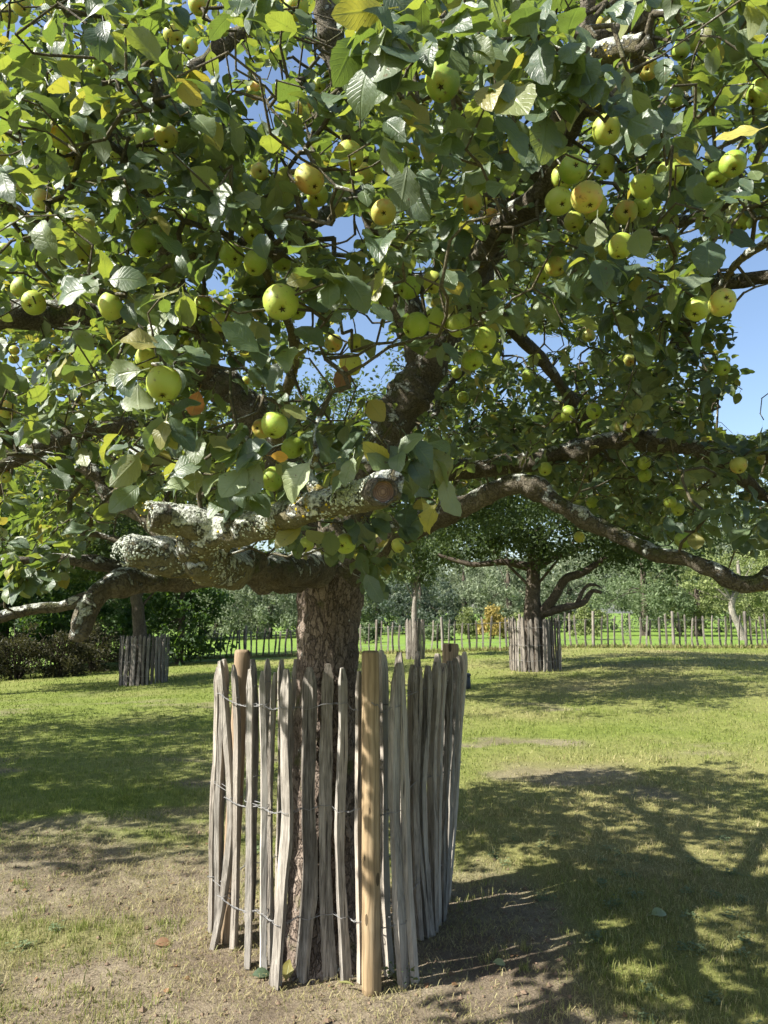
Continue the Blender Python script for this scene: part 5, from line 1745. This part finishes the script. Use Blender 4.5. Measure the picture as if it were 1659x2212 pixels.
# the line of willows and trees beyond the meadow: (x, distance, top y, half width m, material, name, label)
ROW = [
    (470, 74, 1225, 5.0, 'crown_willow', 'willow', 'pale grey-green willow left of the big trunk, next to the dark tree'),
    (585, 70, 1205, 5.5, 'crown_willow', 'willow', 'broad silvery willow beyond the meadow just left of the big trunk'),
    (700, 78, 1195, 5.0, 'crown_blue', 'willow', 'blue-grey willow half hidden behind the big trunk'),
    (815, 66, 1215, 4.6, 'crown_mid', 'willow', 'green willow just right of the big trunk'),
    (905, 62, 1235, 4.0, 'crown_blue', 'willow', 'dark blue-grey willow behind the slender young tree'),
    (1000, 68, 1205, 4.6, 'crown_willow', 'willow', 'rounded silvery willow between the slender tree and the thick trunk'),
    (1095, 60, 1190, 3.9, 'crown_willow', 'willow', 'tall silvery willow just left of the thick dark trunk'),
    (1225, 62, 1190, 4.4, 'crown_willow', 'willow', 'pale willow behind the crooked low limbs'),
    (1385, 46, 1172, 3.6, 'crown_mid', 'poplar', 'bright leafy tree under the low right-hand branch'),
    (1460, 60, 1180, 4.5, 'crown_mid', 'poplar', 'green tree behind the bright leafy tree on the right'),
    (1500, 45, 1205, 2.6, 'crown_lime', 'field_maple', 'yellow-green tree beside the leaning pale trunk'),
    (1690, 52, 1200, 4.5, 'crown_lime', 'field_maple', 'yellow-green tree at the right edge beyond the fence'),
    (1650, 84, 950, 9.0, 'crown_willow', 'tall_poplar', 'tall hazy tree rising at the right edge above all others'),
    (1455, 90, 1045, 7.0, 'crown_willow', 'tall_poplar', 'tall hazy tree behind the right-hand branch'),
    (330, 85, 1060, 9.0, 'crown_mid', 'tall_poplar', 'tall green tree behind the left limbs'),
    (90, 80, 980, 9.0, 'crown_mid', 'tall_poplar', 'tall green tree far behind the left edge'),
    (1840, 70, 1100, 8.0, 'crown_mid', 'tall_poplar', 'tall green tree outside the right edge'),
]
for (px_, d_, ty, hw, mt, nm_, lab) in ROW:
    b = ground_point(px_, d_)
    b[2] = min(b[2], float(H(b[0], d_)))
    h = (1.5 + (1320 - ty) / F * d_ - b[2]) * (1.18 if ty > 1150 else 1.05)
    ls = 0.24 * d_ / 62
    bl = [(0, 0, h * 0.50, hw, hw, h * 0.46), (hw * 0.3, -0.4, h * 0.32, hw * 0.8, hw * 0.8, h * 0.3), (-hw * 0.35, -0.3, h * 0.36, hw * 0.75, hw * 0.8, h * 0.33), (hw * 0.1, 0, h * 0.8, hw * 0.5, hw * 0.5, h * 0.2)]
    bg_tree(nm_, b, lab, 'tree', [(0, 0, -0.3, .3), (0.1, 0, h * 0.4, .22), (0, 0, h * 0.85, .06)], bl, int(26 * hw + 40), hw * 0.13, int(13000 * (hw / 4.5) * max(1, h / 8)), ls, mt,
            group='trees beyond the meadow', shell=0.55, hang=0.25 if 'willow' in nm_ else 0.05, aspect=0.4, nbranch=8, amp=0.0)
# undergrowth below those trees, one dark mass
cx_ = rng.uniform(-56, 66, 1500)
cy_ = 88 + rng.uniform(-6, 10, 1500) + 0.02 * cx_
cz_ = H(cx_, cy_) + rng.uniform(0.2, 1.0, 1500) ** 0.8 * (8.4 + 2.6 * fbm(np.stack([cx_ * 0.12, 0 * cx_, 0 * cx_], -1), 3))
V, Q, lv_ = cloud(np.stack([cx_, cy_, cz_], -1), 1.0, 120000, 0.40, 0.3, 0.1, 0.45)
link('undergrowth', make_mesh('undergrowth', V, [Q], [M['crown_willow']], False, {'lv': lv_}), kind='stuff', label='grey-green undergrowth massed below the trees beyond the meadow', cat='undergrowth')
# tall thin birch whose top shows in the sky gap beside the leader
b = ground_point(757, 58)
h = 1.5 + (1320 - 835) / F * 58 - b[2]
bg_tree('birch', b, 'thin feathery birch top showing against the sky left of the main stem', 'tree', [(0, 0, -0.2, .2), (0.1, 0, h * 0.5, .13), (0, 0, h * 0.98, .02)],
        [(0, 0, h * 0.5, 1.9, 1.9, h * 0.3), (0, 0, h * 0.84, 0.7, 0.7, h * 0.16)], 60, 0.35, 1500, 0.13, 'crown_mid', 'pale_bark', 'trees beyond the meadow', hang=0.2, aspect=0.4, amp=0.0)
# shrubs behind the fence
for px_, d_, ty, hw, mt, lab in ((1062, 40, 1302, 0.85, 'crown_yellow', 'golden-yellow shrub left of the thick-trunked tree'), (1008, 42, 1318, 0.9, 'crown_lime', 'yellow-green shrub beside the golden one'),
                                 (1128, 43, 1318, 1.0, 'crown_lime', 'green-yellow shrub behind the thick trunk'), (1258, 37, 1292, 0.95, 'crown_lime', 'conical yellow-green shrub right of the thick trunk'),
                                 (790, 42, 1345, 1.0, 'crown_mid', 'low green shrub just right of the big trunk'), (945, 41, 1340, 1.1, 'crown_mid', 'low green shrub behind the slender tree')):
    b = ground_point(px_, d_)
    h = 1.5 + (1320 - ty) / F * d_ - b[2]
    bg_tree('shrub', b, lab, 'shrub', [(0, 0, -0.1, .05), (0.02, 0, h * 0.4, .035), (0, 0, h * 0.8, .012)],
            [(0, 0, h * 0.34, hw, hw, h * 0.34), (0, 0, h * 0.68, hw * 0.55, hw * 0.55, h * 0.3)], 45, 0.22, 2600, 0.13, mt, group='shrubs behind the paling fence', nbranch=6, amp=0)
# the leaning pale trunk by the fence on the right
b = ground_point(1590, 36)
bg_tree('leaning_tree', b, 'tree with a pale leaning crooked trunk behind the right-hand fence', 'tree',
        [(0.1, 0, -0.2, .22), (-0.05, 0, 0.6, .17), (-0.35, 0, 1.35, .16), (-0.3, 0, 2.0, .15), (0.05, 0, 2.7, .12), (0.1, 0, 4.0, .07)],
        [(0.3, 0, 3.6, 2.6, 2.4, 0.9), (-1.6, 0.2, 3.0, 1.3, 1.5, 0.9), (1.5, 0, 2.3, 1.2, 1.4, 0.7)], 90, 0.33, 6500, 0.13, 'crown_lime', 'pale_bark', 'trees beyond the meadow',
        limbs=[[(-0.3, 0, 1.9, .1), (-0.9, 0, 2.4, .07), (-1.5, 0, 3.0, .04)], [(-0.1, 0, 2.4, .09), (0.8, 0, 2.7, .06), (1.4, 0, 2.8, .04)]], nbranch=12, amp=0.01)

# ---------------------------------------------------------------- the paling fence along the lawn
fence = thing('paling_fence', (0, 27, float(ground_z(0, 27)[0])), 'long weathered paling fence of thin stakes between lawn and meadow', 'fence')
FO = np.array(fence.location)
FP = np.array([(-17.0, 31.5), (-11.0, 31.0), (-4.0, 29.0), (1.5, 27.4), (6.0, 26.3), (11.0, 25.9), (17.5, 25.6)])
fl, _ = resample(np.column_stack([FP, 0 * FP[:, 0]]), np.ones(len(FP)), 0.05)
sl = np.concatenate([[0], np.cumsum(np.linalg.norm(np.diff(fl, axis=0), axis=1))])
FAR_PALE = []
for k in range(4):
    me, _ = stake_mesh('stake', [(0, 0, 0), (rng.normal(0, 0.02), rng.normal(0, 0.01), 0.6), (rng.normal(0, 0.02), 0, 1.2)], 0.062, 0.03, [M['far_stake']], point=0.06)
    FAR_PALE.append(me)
s = 0.0
kk = 0
tops = []
while s < sl[-1]:
    x = np.interp(s, sl, fl[:, 0])
    y = np.interp(s, sl, fl[:, 1])
    z = float(ground_z(x, y)[0])
    if kk % 11 == 5:
        me = post_mesh('post', np.array([0, 0, -0.05]), np.array([rng.normal(0, 0.02), 0, 1.25]), 0.05, [M['far_stake']])
        link('post', me, fence, (x - FO[0], y - FO[1] - 0.06, z - FO[2]))
    o = link('stake', FAR_PALE[int(rng.integers(4))], fence, (x - FO[0], y - FO[1], z - FO[2] + rng.uniform(-0.03, 0.03)))
    o.rotation_euler = (rng.normal(0, 0.03), rng.normal(0, 0.045) + (0.12 if x < -6 else 0), rng.uniform(-0.4, 0.4))
    q = rng.uniform(0.8, 1.2)
    o.scale = (q, q, rng.uniform(0.84, 1.06))
    tops.append((x, y, z))
    s += 0.235 * math.exp(rng.normal(0, 0.16))
    kk += 1
tops = np.array(tops)
for h in (0.3, 1.0):
    pts = tops + [0, -0.03, h] - FO
    V, Q, T = sweep(pts, np.full(len(pts), 0.004), 5)
    link('wire', make_mesh('wire', V, [Q, T], [M['wire']]), fence)

# rough weeds and stones along the foot of the fence
x = rng.uniform(-14, 17, 9000)
s_ = np.interp(x, fl[:, 0], fl[:, 1])
y = s_ + rng.normal(0, 0.13, len(x)) - 0.05
V, Q, T, r_, d_ = blades(x, y, rng.uniform(0.05, 0.22, len(x)), rng.uniform(0.02, 0.045, len(x)), np.abs(rng.normal(0.6, 0.4, len(x))), np.clip(rng.normal(0.45, 0.3, len(x)), 0, 1))
link('weeds', make_mesh('weeds', V, [Q, T], [M['grass']], False, {'gr': r_ * 0.6, 'gd': d_}), kind='stuff', label='rough weeds growing along the foot of the paling fence', cat='weeds')

# ---------------------------------------------------------------- small things on the lawn
b = G(1009, 1484)
bol = thing('bollard', b, 'small black post standing on the lawn just right of the big guard', 'bollard')
V, Q, T = sweep(np.array([(0, 0, -0.05), (0, 0, 0.02), (0, 0, 0.20), (0, 0, 0.215)]), [0.075, 0.075, 0.07, 0.06], 20)
link('body', make_mesh('body', V, [Q, T], [M['black']]), bol)
V, Q, T = sweep(np.array([(0, 0, 0.216), (0, 0, 0.235), (0, 0, 0.262), (0, 0, 0.275)]), [0.078, 0.082, 0.075, 0.03], 20)
link('cap', make_mesh('cap', V, [Q, T], [M['black']]), bol)


# clover among the grass, and crumbs of dead leaf on the bare earth
cx_, cy_ = scatter(2.1, 5.0, 14)
kk_ = soil(cx_, cy_) < 0.75
cx_, cy_ = cx_[kk_], cy_[kk_]
V, Q, lv_ = cloud(np.stack([cx_, cy_, ground_z(cx_, cy_) + 0.016], -1), 0.045, 5200, 0.013, 5.0, 0.0, 0.95)
zz = ground_z(V[:, 0], V[:, 1])
V[:, 2] = np.clip(V[:, 2], zz + 0.004, zz + 0.03)
link('clover', make_mesh('clover', V, [Q], [M['crown_mid']], False, {'lv': lv_}), kind='stuff', label='small clover leaves scattered in the turf', cat='clover')
cx_, cy_ = scatter(2.0, 5.0, 16)
kk_ = soil(cx_, cy_) > 0.3
cx_, cy_ = cx_[kk_], cy_[kk_]
m_ = len(cx_)
aa = rng.uniform(0, 6.28, m_)
me = merge_leaves('leaf_litter', np.stack([cx_, cy_, ground_z(cx_, cy_) + 0.008], -1), frames(np.stack([np.cos(aa), np.sin(aa), rng.uniform(-0.1, 0.25, m_)], -1), np.tile([[0, 0, 1.0]], (m_, 1)) + rng.normal(0, 0.25, (m_, 3))),
                  rng.uniform(0.012, 0.034, m_), rng.integers(0, len(VARS), m_), M['leaf_brown'], np.zeros(3), LEAF_LO, rng.uniform(0, 1, m_))
link('leaf_litter', me, kind='stuff', label='crumbs of dead brown leaf on the bare earth', cat='leaf litter')


def fallen(px, py, L, azd, mk, label, tilt=0.15, z0=0.012):
    g = G(px, py)
    z = float(ground_z(g[0], g[1])[0]) + z0
    a = math.radians(azd)
    dv = np.array([math.cos(a), math.sin(a), tilt])
    R_ = frames(dv[None], np.array([[0.05, -0.35, 1.0]]))[0]
    me_ = LEAF_ME[3].copy()
    me_.materials[0] = M[mk]
    put_leaf(None, np.zeros(3), (g[0], g[1], z), R_, L, me_, label, 'fallen_leaf', cat='fallen leaf', group='fallen leaves')


fallen(1408, 1990, 0.085, 12, 'leaf_pale', 'pale green fallen leaf lying on the grass at the lower right', 0.12, 0.03)
fallen(1065, 2078, 0.055, -20, 'leaf_pale', 'narrow pale fallen leaf on shaded earth right of the guard', 0.1, 0.02)
fallen(333, 2042, 0.075, 5, 'leaf_brown', 'tan fallen leaf on the earth left of the guard', 0.1)
fallen(545, 2104, 0.075, 10, 'leaf', 'green fallen leaf at the foot of the left front pales', 0.1, 0.015)
fallen(618, 2110, 0.08, 80, 'leaf', 'green leaf propped upright between two front pales', 1.6, 0.01)
# a broken bit of pale twig
g = G(750, 2132)
pts = [g + [-0.03, 0.012, 0.012], g + [0, 0, 0.018], g + [0.03, -0.014, 0.013]]
link('broken_twig', tube_mesh('broken_twig', pts, [0.004, 0.005, 0.003], [M['stem']], g, 7, 0.01), loc=Vector(g), label='short pale broken twig on the earth left of the new post', cat='twig')
# a small weed between the pales
g = G(866, 2120)
g[2] = float(ground_z(g[0], g[1])[0])
wd = thing('small_weed', g, 'small leafy green weed at the foot of the pales right of the new post', 'weed')
n = 46
az = rng.uniform(0, 6.28, n)
rad = rng.uniform(0.005, 0.065, n)
ps = np.stack([rad * np.cos(az), rad * np.sin(az) * 0.6, rng.uniform(0.01, 0.075, n)], -1)
dv = norm(np.stack([np.cos(az), np.sin(az), rng.uniform(0.0, 0.7, n)], -1))
link('leaves', merge_leaves('leaves', ps, frames(dv, np.tile([[0, -0.3, 1.0]], (n, 1)) + rng.normal(0, 0.3, (n, 3))), rng.uniform(0.014, 0.024, n), rng.integers(0, len(VARS), n), M['leaf'], np.zeros(3), LEAF_LO, rng.uniform(0.3, 0.9, n)), wd, kind='stuff')
bag = Bag()
for k in range(9):
    V, Q, T = sweep(np.array([(0, 0, -0.01), ps[k] * [0.5, 0.5, 0.7], ps[k]]), [0.0018, 0.0015, 0.001], 5)
    bag.add(V, Q, T)
link('stems', bag.mesh('stems', [M['stem']]), wd, kind='stuff')
